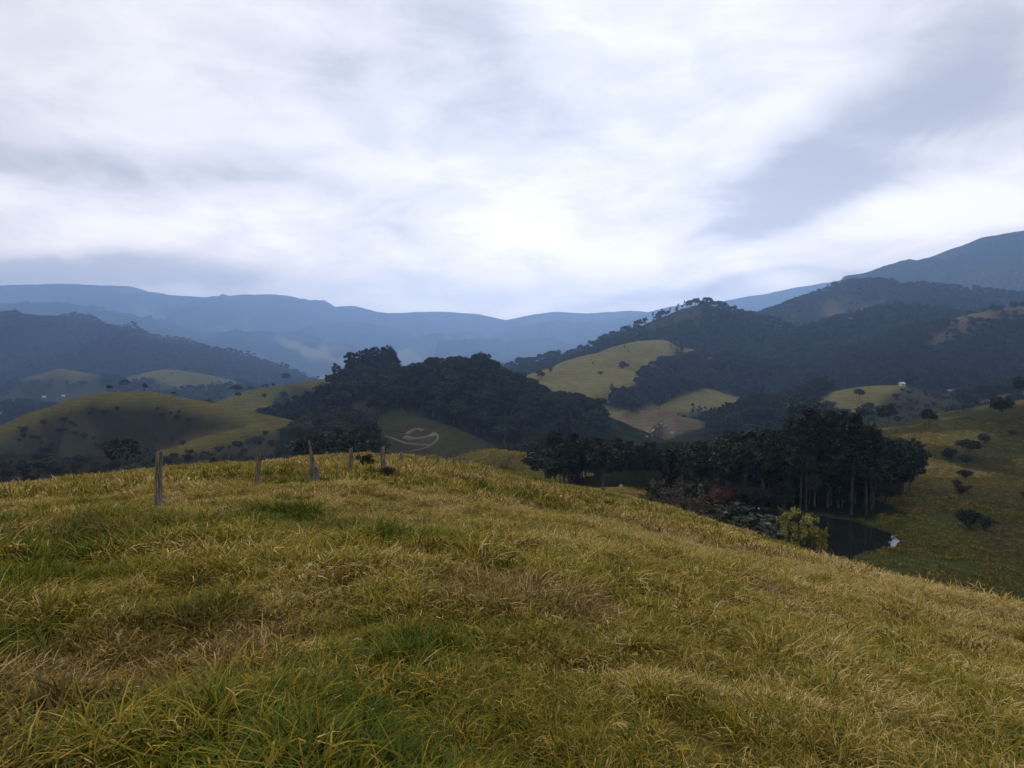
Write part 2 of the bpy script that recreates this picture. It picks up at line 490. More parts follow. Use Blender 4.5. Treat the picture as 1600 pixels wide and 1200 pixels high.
# ------------------------------------------------------------------ land cover
C_GRASS, C_MEADOW, C_FOREST, C_SCRUB, C_SOIL, C_GOLD, C_BROWN, C_FARF, C_FARG, C_LUSH, C_SHADE_BRACKEN, C_SHADE_OLIVE = range(12)
COVER_RGB = np.array([
    (0.090, 0.075, 0.022),   # home pasture thatch
    (0.084, 0.075, 0.024),   # meadow
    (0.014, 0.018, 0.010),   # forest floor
    (0.036, 0.035, 0.023),   # scrub and bracken
    (0.300, 0.235, 0.165),   # bare soil
    (0.122, 0.108, 0.042),   # dry golden grass
    (0.100, 0.077, 0.048),   # brown grass
    (0.024, 0.033, 0.020),   # far forest
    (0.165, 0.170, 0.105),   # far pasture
    (0.036, 0.043, 0.016),   # damp meadow
    (0.019, 0.017, 0.012),   # dark bracken, with the shade of the slopes put into the colour
    (0.030, 0.032, 0.014),   # olive pasture, cloud shadow darkened into the colour
])
BASECOV = {'grass': C_GRASS, 'meadow': C_MEADOW, 'forest': C_FOREST, 'scrub': C_SCRUB, 'golden': C_GOLD, 'shade_olive': C_SHADE_OLIVE}
# patches: ridge names they apply to, polygon in the photograph's pixels, cover, edge jitter in pixels
PATCH = [
    (('grass_hill',), [(-400, 690), (0, 690), (60, 662), (110, 642), (150, 634), (230, 632), (300, 644), (390, 664), (350, 672), (280, 692), (230, 712), (190, 750), (-400, 900)], C_SHADE_BRACKEN, 4),
    (('grass_hill',), [(-400, 692), (0, 692), (50, 668), (100, 646), (140, 640), (150, 690), (165, 735), (150, 770), (-400, 900)], C_SCRUB, 5),
    (('grass_hill',), [(462, 680), (430, 680), (380, 688), (320, 702), (280, 712), (240, 730), (240, 800), (560, 800), (520, 715)], C_SHADE_BRACKEN, 4),
    (('grass_hill',), [(470, 690), (430, 696), (390, 706), (350, 720), (330, 800), (560, 800), (520, 722)], C_SHADE_BRACKEN, 5),
    (('pasture_ridge',), [(440, 640), (420, 625), (440, 612), (520, 600), (560, 600), (560, 700), (330, 720), (380, 665)], C_SCRUB, 6),
    (('wooded_hill',), [(480, 640), (512, 606), (524, 600), (505, 630), (486, 652)], C_MEADOW, 2),
    (('wooded_hill',), [(500, 660), (522, 646), (556, 626), (592, 620), (600, 636), (575, 655), (540, 664)], C_SHADE_OLIVE, 3),
    (('wooded_hill',), [(505, 658), (530, 641), (552, 634), (552, 648), (535, 655)], C_BROWN, 3),
    (('wooded_hill', 'valley'), [(560, 668), (610, 640), (640, 643), (668, 650), (690, 676), (705, 720), (700, 760), (590, 760), (570, 710)], C_SHADE_OLIVE, 4),
    (('wooded_hill',), [(622, 690), (636, 674), (655, 667), (676, 672), (688, 684), (684, 698), (660, 704), (640, 699)], C_SCRUB, 4),
    (('wooded_hill', 'valley'), [(440, 668), (540, 664), (590, 660), (590, 760), (420, 760)], C_FOREST, 5),
    (('golden_hill',), [(1064, 552), (1120, 560), (1120, 600), (1000, 640), (950, 640), (945, 622), (985, 612), (1000, 592), (1012, 577), (1040, 564)], C_FOREST, 4),
    (('golden_hill',), [(930, 640), (1110, 640), (1130, 700), (1000, 690), (930, 680)], C_BROWN, 5),
    (('golden_hill',), [(930, 610), (960, 612), (950, 645), (925, 640)], C_MEADOW, 5),
    (('golden_hill',), [(1008, 684), (1015, 675), (1040, 671), (1056, 674), (1050, 680)], C_SOIL, 3),
    (('forest_hill',), [(1000, 570), (1030, 560), (1062, 553), (1062, 560), (1030, 566), (1010, 575)], C_GOLD, 2),
    (('forest_hill',), [(1100, 556), (1140, 553), (1140, 559), (1100, 563)], C_MEADOW, 2),
    (('forest_hill', 'scrub_hill', 'valley'), [(1203, 566), (1215, 557), (1260, 555), (1266, 560), (1240, 567)], C_GOLD, 3),
    (('forest_hill',), [(985, 522), (1050, 488), (1090, 478), (1090, 500), (1040, 515), (1000, 526)], C_SCRUB, 4),
    (('rugged_hill',), [(1228, 497), (1245, 490), (1240, 498), (1228, 503)], C_GOLD, 2),
    (('rugged_hill',), [(1300, 505), (1330, 488), (1370, 470), (1400, 466), (1380, 480), (1330, 500)], C_BROWN, 5),
    (('brown_ridge',), [(1440, 548), (1455, 532), (1480, 520), (1500, 512), (1530, 520), (1500, 532), (1470, 545)], C_BROWN, 7),
    (('brown_ridge',), [(1460, 518), (1500, 490), (1560, 470), (1640, 465), (1640, 500), (1560, 500), (1500, 515)], C_BROWN, 7),
    (('bright_hill',), [(1365, 640), (1385, 618), (1415, 603), (1500, 600), (1500, 700), (1330, 700)], C_SCRUB, 4),
    (('bright_hill',), [(1272, 634), (1300, 612), (1340, 598), (1425, 594), (1412, 606), (1385, 620), (1365, 640), (1340, 658), (1318, 656), (1296, 648)], C_GOLD, 3),
    (('scrub_hill',), [(1540, 588), (1600, 574), (1650, 570), (1650, 580), (1560, 594)], C_BROWN, 3),
    (('scrub_hill',), [(1580, 606), (1620, 598), (1640, 610), (1600, 615)], C_GOLD, 3),
    (('scrub_hill',), [(1440, 579), (1462, 576), (1462, 581), (1444, 582)], C_GOLD, 2),
    (('scrub_hill',), [(1470, 614), (1498, 610), (1498, 617), (1474, 619)], C_BROWN, 2),
    (('right_slope',), [(1385, 745), (1420, 720), (1440, 760), (1480, 800), (1480, 830), (1385, 806)], C_SCRUB, 6),
    (('right_slope',), [(1520, 690), (1570, 688), (1575, 705), (1545, 722), (1510, 705)], C_SCRUB, 7),
    (('right_slope',), [(1490, 780), (1560, 770), (1640, 780), (1640, 870), (1560, 850), (1500, 830)], C_SCRUB, 9),
    (('right_slope', 'valley', 'pasture'), [(1395, 830), (1480, 815), (1560, 860), (1640, 900), (1640, 1010), (1560, 950), (1330, 890), (1340, 870), (1372, 860), (1410, 848)], C_LUSH, 8),
    (('right_slope', 'valley'), [(1340, 815), (1380, 806), (1440, 800), (1500, 820), (1500, 835), (1420, 850)], C_LUSH, 5),
    (('dark_hill',), [(-60, 640), (60, 604), (170, 605), (200, 640), (60, 680), (-60, 680)], C_SHADE_OLIVE, 9),
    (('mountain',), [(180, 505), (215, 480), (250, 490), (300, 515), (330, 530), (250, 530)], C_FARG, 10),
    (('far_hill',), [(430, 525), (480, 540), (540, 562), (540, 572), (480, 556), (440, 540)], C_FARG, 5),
]


def in_poly(x, y, poly):
    ins = np.zeros(x.shape, dtype=bool); n = len(poly)
    for i in range(n):
        ax, ay = poly[i]; bx, by = poly[(i + 1) % n]
        if ay == by: continue
        ins ^= ((ay > y) != (by > y)) & (x < (bx - ax) * (y - ay) / (by - ay) + ax)
    return ins


def cover(x, y, z, lab):
    r = np.hypot(x, y)
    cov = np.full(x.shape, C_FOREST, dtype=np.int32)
    cov[lab == 1] = C_GRASS
    for i, h in enumerate(HILLS):
        m = lab == i + 2
        if not m.any(): continue
        c = h[6]
        if c in BASECOV:
            cov[m] = BASECOV[c]
        elif c == 'shadeslope':  # darkened pasture cover stands in for the shade on this slope
            n_ = fbm(x[m], y[m], 26, 4, 309)
            cov[m] = np.where(n_ > 0.5, C_MEADOW, np.where(n_ > -.55, C_SHADE_OLIVE, C_BROWN))
        elif c == 'dome':
            n_ = fbm(x[m], y[m], 120, 4, 307) + (HILL_XYZ[i][2][2] - 12 - z[m]) / 26
            cov[m] = np.where(n_ > 0.3, C_FOREST, np.where(n_ > -.1, C_SHADE_OLIVE, C_MEADOW))
        elif c == 'patch':
            n_ = fbm(x[m], y[m], 110, 4, 300, .65)
            cov[m] = np.where(n_ > 0.72, C_BROWN, np.where(n_ > 0.35, C_SCRUB, C_FOREST))
        elif c == 'browntop':
            n_ = fbm(x[m], y[m], 90, 3, 301)
            cov[m] = np.where(n_ > 0.35, C_SCRUB, C_FOREST)
        elif c == 'scrubpatch':
            n_ = fbm(x[m], y[m], 55, 4, 302)
            cov[m] = np.where(n_ > 0.62, C_MEADOW, np.where(n_ > 0.05, C_SCRUB, C_FOREST))
        elif c == 'farforest':
            n_ = fbm(x[m], y[m], 400, 5, 303, .6)
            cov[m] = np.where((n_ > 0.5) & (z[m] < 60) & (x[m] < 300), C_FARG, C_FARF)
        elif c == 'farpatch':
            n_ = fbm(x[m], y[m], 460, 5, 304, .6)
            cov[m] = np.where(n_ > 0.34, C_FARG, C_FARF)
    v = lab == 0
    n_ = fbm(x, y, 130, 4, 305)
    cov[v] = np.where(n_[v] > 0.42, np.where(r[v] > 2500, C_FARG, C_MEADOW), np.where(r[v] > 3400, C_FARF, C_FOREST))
    cov[v & (x < -4) & (r < 350)] = C_SHADE_BRACKEN
    right_ = v & (x > (0.53 + 0.05 * fbm(x, y, 14, 3, 308)) * y) & (r < 330)
    n2_ = fbm(x, y, 24, 3, 306)
    cov[right_] = np.where(n2_[right_] > 0.45, C_SCRUB, np.where(n2_[right_] > -.1, C_SHADE_OLIVE, C_LUSH))
    # damp grass round the pond
    near = (np.abs(x - POND_C[0]) < 90) & (np.abs(y - POND_C[1]) < 80)
    if near.any():
        d = poly_sdf(x[near], y[near], POND_XY)
        c = cov[near]
        c = np.where((d < 7) & (c == C_FOREST) & (x[near] > POND_C[0] + 14), C_LUSH, c)
        c = np.where(d < 0.6, C_SCRUB, c)
        cov[near] = c
    px, py = proj(x, y, z)
    ahead_ = y > 5
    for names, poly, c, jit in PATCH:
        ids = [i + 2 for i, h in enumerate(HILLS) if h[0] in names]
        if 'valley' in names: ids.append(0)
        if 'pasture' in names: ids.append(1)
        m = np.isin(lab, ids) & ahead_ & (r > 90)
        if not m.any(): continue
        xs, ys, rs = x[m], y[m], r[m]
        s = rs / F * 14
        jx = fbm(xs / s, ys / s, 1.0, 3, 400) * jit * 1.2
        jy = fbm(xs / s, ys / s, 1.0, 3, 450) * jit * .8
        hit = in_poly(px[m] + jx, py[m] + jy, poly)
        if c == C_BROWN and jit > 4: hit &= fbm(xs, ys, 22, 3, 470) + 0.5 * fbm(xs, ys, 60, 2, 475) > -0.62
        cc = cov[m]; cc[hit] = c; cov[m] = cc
    return cov


# polar grid: fine ahead, coarse behind
az_f = np.arange(-47, 47.01, 0.15)
az_b = np.concatenate([np.arange(50, 180, 3.0), np.arange(180, 312, 3.0)])
AZ = np.radians(np.concatenate([az_f, az_b]))          # clockwise from straight ahead
NA = len(AZ); NF = len(az_f)
RR = np.exp(np.linspace(math.log(0.5), math.log(10300), 950))
NRING = len(RR)
AA, RG = np.meshgrid(AZ, RR)                           # (ring, az)
GX, GY = RG * np.sin(AA), RG * np.cos(AA)
GZ, GL = terrain(GX.ravel(), GY.ravel())
GC = cover(GX.ravel(), GY.ravel(), GZ, GL)
GZ2 = GZ.reshape(NRING, NA)
ELEV = np.maximum.accumulate(GZ2 / RG, axis=0)         # running horizon along every bearing, for visibility


def visible(x, y, ztop, margin=0.0):
    a = np.degrees(np.arctan2(x, y)); r = np.hypot(x, y)
    ia = np.clip(np.round((a + 47) / 0.15).astype(int), 0, NF - 1)
    ir = np.clip(np.searchsorted(RR, r) - 2, 0, NRING - 1)
    return (ztop + margin) / r > ELEV[ir, ia]


def pick(px, py, rmin=20):
    """first terrain point along the ray through a pixel"""
    d = P(px, py, 1.0)
    rr = np.exp(np.linspace(math.log(rmin), math.log(10000), 7000))
    k = rr / math.hypot(d[0], d[1])
    x, y, z = d[0] * k, d[1] * k, d[2] * k
    tz, _ = terrain(x, y)
    i = np.argmax(tz > z)
    if not (tz > z).any(): i = -1
    return np.array([x[i], y[i], tz[i]])


def tz1(x, y):
    return float(terrain(np.array([x]), np.array([y]))[0][0])

# ------------------------------------------------------------------ materials
def new_mat(name):
    m = bpy.data.materials.new(name)
    m.use_nodes = True
    k = NT(m.node_tree)
    out = k.n('ShaderNodeOutputMaterial')
    b = k.n('ShaderNodeBsdfPrincipled')
    k.link(b.outputs[0], out.inputs[0])
    return m, k, b, out


def at_node(k, name, typ='GEOMETRY'):
    return k.n('ShaderNodeAttribute', attribute_name=name, attribute_type=typ)


# ground: colour of the land cover, broken up by noise at several sizes
M_GROUND, k, b, out = new_mat('ground_cover')
pos = k.n('ShaderNodeTexCoord').outputs['Object']
cov = at_node(k, 'cover').outputs['Color']
wood = at_node(k, 'wood').outputs['Fac']
n1 = k.noise(pos, 0.012, 5, 0.6)
n2 = k.noise(pos, 0.09, 5, 0.6)
n3 = k.noise(pos, 0.7, 5, 0.65)
n4 = k.noise(pos, 7.0, 3, 0.6)
v = k.math('ADD', k.math('MULTIPLY', k.smooth(n1, .3, .7), 0.45), k.math('MULTIPLY', k.smooth(n2, .3, .7), 0.55))
v = k.math('ADD', v, k.math('MULTIPLY', k.smooth(n3, .3, .7), 0.45))
v = k.math('ADD', k.math('MULTIPLY', v, 0.62), 0.55)
n0 = k.noise(pos, 0.0028, 6, 0.62)
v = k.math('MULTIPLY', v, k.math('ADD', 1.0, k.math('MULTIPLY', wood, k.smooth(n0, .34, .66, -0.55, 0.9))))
c = k.mix(1.0, cov, k.comb(v, v, v), 'MULTIPLY')
wz = k.sep(pos)[2]
ln_ = k.math('SINE', k.math('ADD', k.math('MULTIPLY', wz, 3.6), k.math('MULTIPLY', n2, 9.0)))
graze = at_node(k, 'graze').outputs['Fac']
gl = k.math('MULTIPLY', k.math('MULTIPLY', k.smooth(ln_, .35, 1.0), graze), k.smooth(n3, .35, .6))
gl2 = k.math('SUBTRACT', 1.0, k.math('MULTIPLY', gl, 0.30))
c = k.mix(1.0, c, k.comb(gl2, gl2, gl2), 'MULTIPLY')
warm = k.mix(k.smooth(n2, .40, .66), (1.12, 0.98, 0.85), (0.86, 1.03, 0.95))
c = k.mix(1.0, c, warm, 'MULTIPLY')
# canopy texture where distant woods are only seen as a surface
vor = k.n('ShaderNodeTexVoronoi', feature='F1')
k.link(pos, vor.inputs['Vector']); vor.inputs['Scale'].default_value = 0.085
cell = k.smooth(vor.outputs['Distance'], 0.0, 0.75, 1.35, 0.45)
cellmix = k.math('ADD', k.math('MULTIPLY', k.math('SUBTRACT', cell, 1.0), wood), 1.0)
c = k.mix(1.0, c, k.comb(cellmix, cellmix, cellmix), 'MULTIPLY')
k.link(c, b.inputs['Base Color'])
b.inputs['Roughness'].default_value = 1.0
b.inputs['Specular IOR Level'].default_value = 0.0
bump = k.n('ShaderNodeBump')
bump.inputs['Strength'].default_value = 0.8
bump.inputs['Distance'].default_value = 1.0
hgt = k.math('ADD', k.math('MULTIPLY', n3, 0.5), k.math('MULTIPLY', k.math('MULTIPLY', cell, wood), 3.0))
hgt = k.math('ADD', hgt, k.math('MULTIPLY', n4, 0.05))
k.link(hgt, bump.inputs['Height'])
k.link(bump.outputs[0], b.inputs['Normal'])


def leaf_mat(name, dark, light, rand=0.52, rough=0.75, trans=0.0):
    m, k, b, out = new_mat(name)
    lt = at_node(k, 'leaf').outputs['Fac']
    rnd = k.n('ShaderNodeObjectInfo').outputs['Random']
    c = k.mix(lt, dark, light)
    g = k.math('ADD', k.math('MULTIPLY', rnd, rand * 2), 1 - rand)
    hue = k.mix(rnd, (1.10, 1.0, 0.85), (0.88, 1.0, 1.12))
    c = k.mix(1.0, k.mix(1.0, c, k.comb(g, g, g), 'MULTIPLY'), hue, 'MULTIPLY')
    k.link(c, b.inputs['Base Color'])
    b.inputs['Roughness'].default_value = rough
    b.inputs['Specular IOR Level'].default_value = 0.12
    return m


M_LEAF = leaf_mat('broadleaf_foliage', (0.010, 0.014, 0.006), (0.034, 0.043, 0.016))
M_EUC = leaf_mat('eucalyptus_foliage', (0.009, 0.013, 0.007), (0.027, 0.033, 0.017))
M_ARAU = leaf_mat('araucaria_foliage', (0.010, 0.016, 0.009), (0.030, 0.040, 0.019))
M_BUSH = leaf_mat('bush_foliage', (0.022, 0.025, 0.014), (0.062, 0.064, 0.036))
M_LIME = leaf_mat('bright_foliage', (0.10, 0.105, 0.016), (0.32, 0.30, 0.070), 0.15)
M_RED = leaf_mat('red_foliage', (0.07, 0.016, 0.014), (0.20, 0.040, 0.036), 0.1)
M_TWIG = leaf_mat('dry_foliage', (0.050, 0.045, 0.036), (0.12, 0.105, 0.085), 0.15)


def bark_mat(name, c1, c2, sc=(6, 6, 0.8)):
    m, k, b, out = new_mat(name)
    p = k.n('ShaderNodeTexCoord').outputs['Object']
    n_ = k.noise(k.vmath('MULTIPLY', p, sc), 1.0, 5, 0.65)
    k.link(k.mix(k.smooth(n_, .35, .65), c1, c2), b.inputs['Base Color'])
    b.inputs['Roughness'].default_value = 0.95
    b.inputs['Specular IOR Level'].default_value = 0.1
    bp = k.n('ShaderNodeBump'); bp.inputs['Strength'].default_value = 0.6; bp.inputs['Distance'].default_value = 0.02
    k.link(n_, bp.inputs['Height']); k.link(bp.outputs[0], b.inputs['Normal'])
    return m


M_BARK = bark_mat('bark', (0.045, 0.036, 0.028), (0.12, 0.10, 0.08))
M_PALEBARK = bark_mat('pale_bark', (0.022, 0.019, 0.016), (0.070, 0.060, 0.050), (3, 3, 0.5))
M_POST = bark_mat('weathered_wood', (0.045, 0.039, 0.032), (0.20, 0.175, 0.145), (26, 26, 2.2))
M_POSTDARK = bark_mat('dark_weathered_wood', (0.035, 0.030, 0.026), (0.13, 0.11, 0.095), (26, 26, 2.2))


def plain_mat(name, col, rough=0.8, var=0.2, sc=3.0):
    m, k, b, out = new_mat(name)
    p = k.n('ShaderNodeTexCoord').outputs['Object']
    n_ = k.noise(p, sc, 5, 0.6)
    g = k.math('ADD', k.math('MULTIPLY', n_, var * 2), 1 - var)
    k.link(k.mix(1.0, (*col, 1), k.comb(g, g, g), 'MULTIPLY'), b.inputs['Base Color'])
    b.inputs['Roughness'].default_value = rough
    return m


M_WALL = plain_mat('limewashed_wall', (0.55, 0.53, 0.50))
M_ROOF = plain_mat('clay_tiles', (0.26, 0.12, 0.075), 0.9, 0.35, 2.0)
M_PALEROOF = plain_mat('sheet_roof', (0.42, 0.42, 0.42), 0.6)
M_DARK = plain_mat('dark_opening', (0.03, 0.03, 0.035), 0.4)
M_SOIL = plain_mat('bare_soil', (0.072, 0.058, 0.038), 1.0, 0.4, 0.6)
M_STONE = plain_mat('pale_stone', (0.36, 0.34, 0.29), 0.9, 0.25, 2.0)

M_GRASS, k, b, out = new_mat('grass_blades')
bl = at_node(k, 'blade').outputs['Fac']          # per blade
gt = at_node(k, 'tint', 'INSTANCER').outputs['Fac']   # per tuft, 0 green .. 1 straw
dk = at_node(k, 'dusk', 'INSTANCER').outputs['Fac']   # per tuft, brown withered, and browner where shade is painted
hgt = at_node(k, 'along').outputs['Fac']
f = k.math('ADD', gt, k.math('MULTIPLY', k.math('SUBTRACT', bl, 0.5), 1.0), clamp=True)
cr = k.n('ShaderNodeValToRGB')
k.link(f, cr.inputs[0])
els = cr.color_ramp.elements
els[0].position = 0.0; els[0].color = (0.045, 0.092, 0.008, 1)
els[1].position = 1.0; els[1].color = (0.56, 0.41, 0.19, 1)
for p_, c_ in ((0.30, (0.110, 0.124, 0.009, 1)), (0.52, (0.222, 0.172, 0.013, 1)), (0.74, (0.340, 0.228, 0.030, 1))):
    e = els.new(p_); e.color = c_
c = k.mix(k.math('MULTIPLY', dk, k.smooth(bl, 0.35, 0.85, 1.0, 0.15)), cr.outputs[0], (0.105, 0.066, 0.030))
# the sheath near the root is browner than the blade
c = k.mix(k.smooth(hgt, 0.0, 0.4, 0.55, 0.0), c, (0.090, 0.070, 0.028))
k.link(c, b.inputs['Base Color'])
b.inputs['Roughness'].default_value = 0.7
b.inputs['Specular IOR Level'].default_value = 0.06

M_WATER, k, b, out = new_mat('pond_water')
b.inputs['Base Color'].default_value = (0.010, 0.012, 0.010, 1)
b.inputs['Roughness'].default_value = 0.03
b.inputs['Specular IOR Level'].default_value = 0.5
p = k.n('ShaderNodeTexCoord').outputs['Object']
bp = k.n('ShaderNodeBump'); bp.inputs['Strength'].default_value = 0.12; bp.inputs['Distance'].default_value = 0.03
k.link(k.noise(p, 1.6, 3, 0.5), bp.inputs['Height']); k.link(bp.outputs[0], b.inputs['Normal'])

# ------------------------------------------------------------------ ground sheets, one per hill
LAB2KEY = ['valley', 'pasture']
for i, h in enumerate(HILLS):
    key = h[0]
    if key == 'mountain' and HILL_XYZ[i][:, 0].mean() > 0: key = 'mountain#right' if HILL_XYZ[i][0][1] < 5500 else 'mountain#far'
    if key == 'dark_hill' and h[6] == 'dome': key = 'pasture_dome' if h[1][0][0] < 100 else 'pasture_dome#b'
    LAB2KEY.append(key)
KEYS = list(dict.fromkeys(LAB2KEY))
KEYID = np.array([KEYS.index(q) for q in LAB2KEY])
SHEET_LABEL = {
    'valley': ('low valley floor of dark woods and pasture between all the hills', 'valley'),
    'pasture': ('home hillside of long yellow green grass in the foreground', 'hillside'),
    'slope_shoulder': ('small grassy shoulder just below the brow of the foreground hillside', 'hillside'),
    'valley_knoll': ('low rounded grassy knoll just behind the far fence posts', 'hill'),
    'grass_hill': ('rounded hill at left with a pale grassy crest and dark near slope', 'hill'),
    'pasture_ridge': ('low grassy ridge behind the left hill, dotted with umbrella pines', 'hill'),
    'wooded_hill': ('central dark wooded hill with a looping dirt track on its spur', 'hill'),
    'far_wooded_knoll': ('small wooded knoll behind the central hill, left of the golden pasture', 'hill'),
    'golden_hill': ('sunlit golden pasture hill right of the central wooded hill', 'hill'),
    'forest_hill': ('dark forested peak rising behind the golden pasture', 'hill'),
    'rugged_hill': ('blue grey rugged hill in front of the high right mountain', 'hill'),
    'brown_ridge': ('ridge at right with patchy bare brown grass on its top', 'hill'),
    'mountain': ('long hazy blue mountain range across the left and centre', 'mountain'),
    'mountain#right': ('high dark blue mountain at the right edge, highest of all', 'mountain'),
    'mountain#far': ('pale blue far ridge fading into cloud left of the right mountain', 'mountain'),
    'bright_hill': ('small bright grassy hill with a white house on its top', 'hill'),
    'scrub_hill': ('dark scrubby rise with pale patches behind the right slope', 'hill'),
    'right_slope': ('green and brown grassy slope at right above the pond', 'hillside'),
    'dark_hill': ('dark blue wooded hill at the left edge before the mountains', 'hill'),
    'pasture_dome': ('pale green pasture dome below the dark hill at left', 'hill'),
    'pasture_dome#b': ('pale pasture slope with dark trees behind the left hill crest', 'hill'),
    'far_hill': ('hazy blue hills with pale fields in the middle distance', 'hill'),
}
verts = np.stack([GX.ravel(), GY.ravel(), GZ], 1)
ii, jj = np.meshgrid(np.arange(NRING - 1), np.arange(NA), indexing='ij')
j2 = (jj + 1) % NA
quads = np.stack([ii * NA + jj, ii * NA + j2, (ii + 1) * NA + j2, (ii + 1) * NA + jj], -1).reshape(-1, 4)
quads = quads[:, ::-1]
# the little disc under the camera
e1 = verts[quads[:, 2]] - verts[quads[:, 0]]; e2 = verts[quads[:, 3]] - verts[quads[:, 1]]
fn = np.cross(e1, e2)
if fn[:, 2].mean() < 0:
    quads = quads[:, ::-1]; fn = -fn
vn = np.zeros_like(verts)
for c_ in range(4):
    for ax in range(3):
        vn[:, ax] += np.bincount(quads[:, c_], weights=fn[:, ax], minlength=len(verts))
vn /= np.linalg.norm(vn, axis=1, keepdims=True) + 1e-12
flab = KEYID[GL[quads[:, 0]]]
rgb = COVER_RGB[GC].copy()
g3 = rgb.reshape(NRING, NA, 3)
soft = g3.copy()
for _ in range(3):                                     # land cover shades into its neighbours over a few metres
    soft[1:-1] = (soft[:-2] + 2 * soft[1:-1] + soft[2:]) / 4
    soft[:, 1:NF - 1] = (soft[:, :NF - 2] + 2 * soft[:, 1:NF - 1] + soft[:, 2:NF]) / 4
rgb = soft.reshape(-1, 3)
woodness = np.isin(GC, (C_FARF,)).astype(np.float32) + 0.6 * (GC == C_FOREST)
grazed = (np.isin(GC, (C_MEADOW, C_GOLD, C_SHADE_OLIVE, C_BROWN)) & (GL != 1) & (np.hypot(GX.ravel(), GY.ravel()) < 1300)).astype(np.float32)
for kid, key in enumerate(KEYS):
    q = quads[flab == kid]
    if not len(q): continue
    used, inv = np.unique(q.ravel(), return_inverse=True)
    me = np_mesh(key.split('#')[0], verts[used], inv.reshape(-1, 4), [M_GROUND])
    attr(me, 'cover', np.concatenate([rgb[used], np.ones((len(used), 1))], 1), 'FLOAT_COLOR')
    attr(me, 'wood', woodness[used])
    attr(me, 'graze', grazed[used])
    me.normals_split_custom_set_from_vertices(vn[used].tolist())
    o = link_mesh(key.split('#')[0], me)
    lb, ct = SHEET_LABEL[key]
    tag(o, lb, ct, kind='structure')
# fill the half metre under the camera
cap_v = np.vstack([verts[:NA], [[0, 0, float(verts[:NA, 2].mean())]]])
cap_f = np.array([[i, (i + 1) % NA, NA] for i in range(NA)])[:, ::-1]
me = np_mesh('ground', cap_v, cap_f, [M_GROUND])
attr(me, 'cover', np.tile([*COVER_RGB[C_GRASS], 1.0], (len(cap_v), 1)), 'FLOAT_COLOR')
attr(me, 'wood', np.zeros(len(cap_v)))
tag(link_mesh('ground', me), 'patch of grassy ground where the photographer stands', 'ground', kind='structure')

# pond
cx, cy = POND_XY.mean(0)
ring = (POND_XY - [cx, cy]) * 1.12 + [cx, cy]
pv = np.vstack([np.column_stack([ring, np.full(len(ring), POND_Z)]), [[cx, cy, POND_Z]]])
n_ = len(ring)
pf = np.array([[i, (i + 1) % n_, n_] for i in range(n_)])
me = np_mesh('pond', pv, pf, [M_WATER], smooth=False)
if me.polygons[0].normal.z < 0: me.flip_normals()
tag(link_mesh('pond', me), 'dark still pond below the slope reflecting the trees', 'pond', kind='structure')


def ribbon(name, pts_px, width, mat, label, cat, lift=0.12, rmin=60):
    """a strip draped on the ground through points of the photograph"""
    c = np.array([pick(a, b_, rmin) for a, b_ in pts_px])
    tt = np.linspace(0, len(c) - 1, (len(c) - 1) * 10 + 1)
    i = np.clip(tt.astype(int), 0, len(c) - 2); f_ = (tt - i)[:, None]
    c0 = c[np.maximum(i - 1, 0)]; c1 = c[i]; c2 = c[i + 1]; c3 = c[np.minimum(i + 2, len(c) - 1)]
    cc = 0.5 * (2 * c1 + (c2 - c0) * f_ + (2 * c0 - 5 * c1 + 4 * c2 - c3) * f_ ** 2 + (3 * c1 - c0 - 3 * c2 + c3) * f_ ** 3)
    d = np.gradient(cc[:, :2], axis=0); d /= np.linalg.norm(d, axis=1, keepdims=True) + 1e-9
    nrm = np.stack([-d[:, 1], d[:, 0]], 1)
    m = 5; V = []
    wv = width * (1 + 0.3 * fbm(np.arange(len(cc)) * 1.0, np.zeros(len(cc)), 4, 2, 55))
    for q in range(m):
        off = (q / (m - 1) - 0.5) * wv
        xy = cc[:, :2] + nrm * off[:, None]
        zz = terrain(xy[:, 0], xy[:, 1])[0] + lift * (1.0 if 0 < q < m - 1 else -0.4)
        V.append(np.column_stack([xy, zz]))
    V = np.array(V)                                   # (m, n, 3)
    n2 = V.shape[1]
    Fc = [[q * n2 + t_, q * n2 + t_ + 1, (q + 1) * n2 + t_ + 1, (q + 1) * n2 + t_] for q in range(m - 1) for t_ in range(n2 - 1)]
    me = np_mesh(name, V.reshape(-1, 3), np.array(Fc), [mat])
    if sum(p_.normal.z for p_ in me.polygons) < 0: me.flip_normals()
    return tag(link_mesh(name, me), label, cat, kind='structure')


ribbon('dirt_track', [(602, 682), (614, 686), (628, 692), (645, 695), (660, 696), (672, 696), (681, 690), (684, 682), (678, 676)], 1.4, M_SOIL,
       'pale looping dirt track on the spur of the wooded hill', 'track', 0.5)
ribbon('dirt_track', [(676, 696), (666, 700), (655, 704), (640, 706)], 1.3, M_SOIL, 'lower branch of the looping dirt track', 'track', 0.5)
ribbon('dirt_track', [(632, 683), (645, 686), (660, 685), (674, 681), (678, 678)], 3.2, M_SOIL, 'middle terrace of bare earth inside the looping track', 'track', 0.5)
ribbon('dirt_track', [(634, 680), (642, 674), (652, 671), (662, 674)], 2.8, M_SOIL, 'upper arm of bare earth above the looping track', 'track', 0.5)

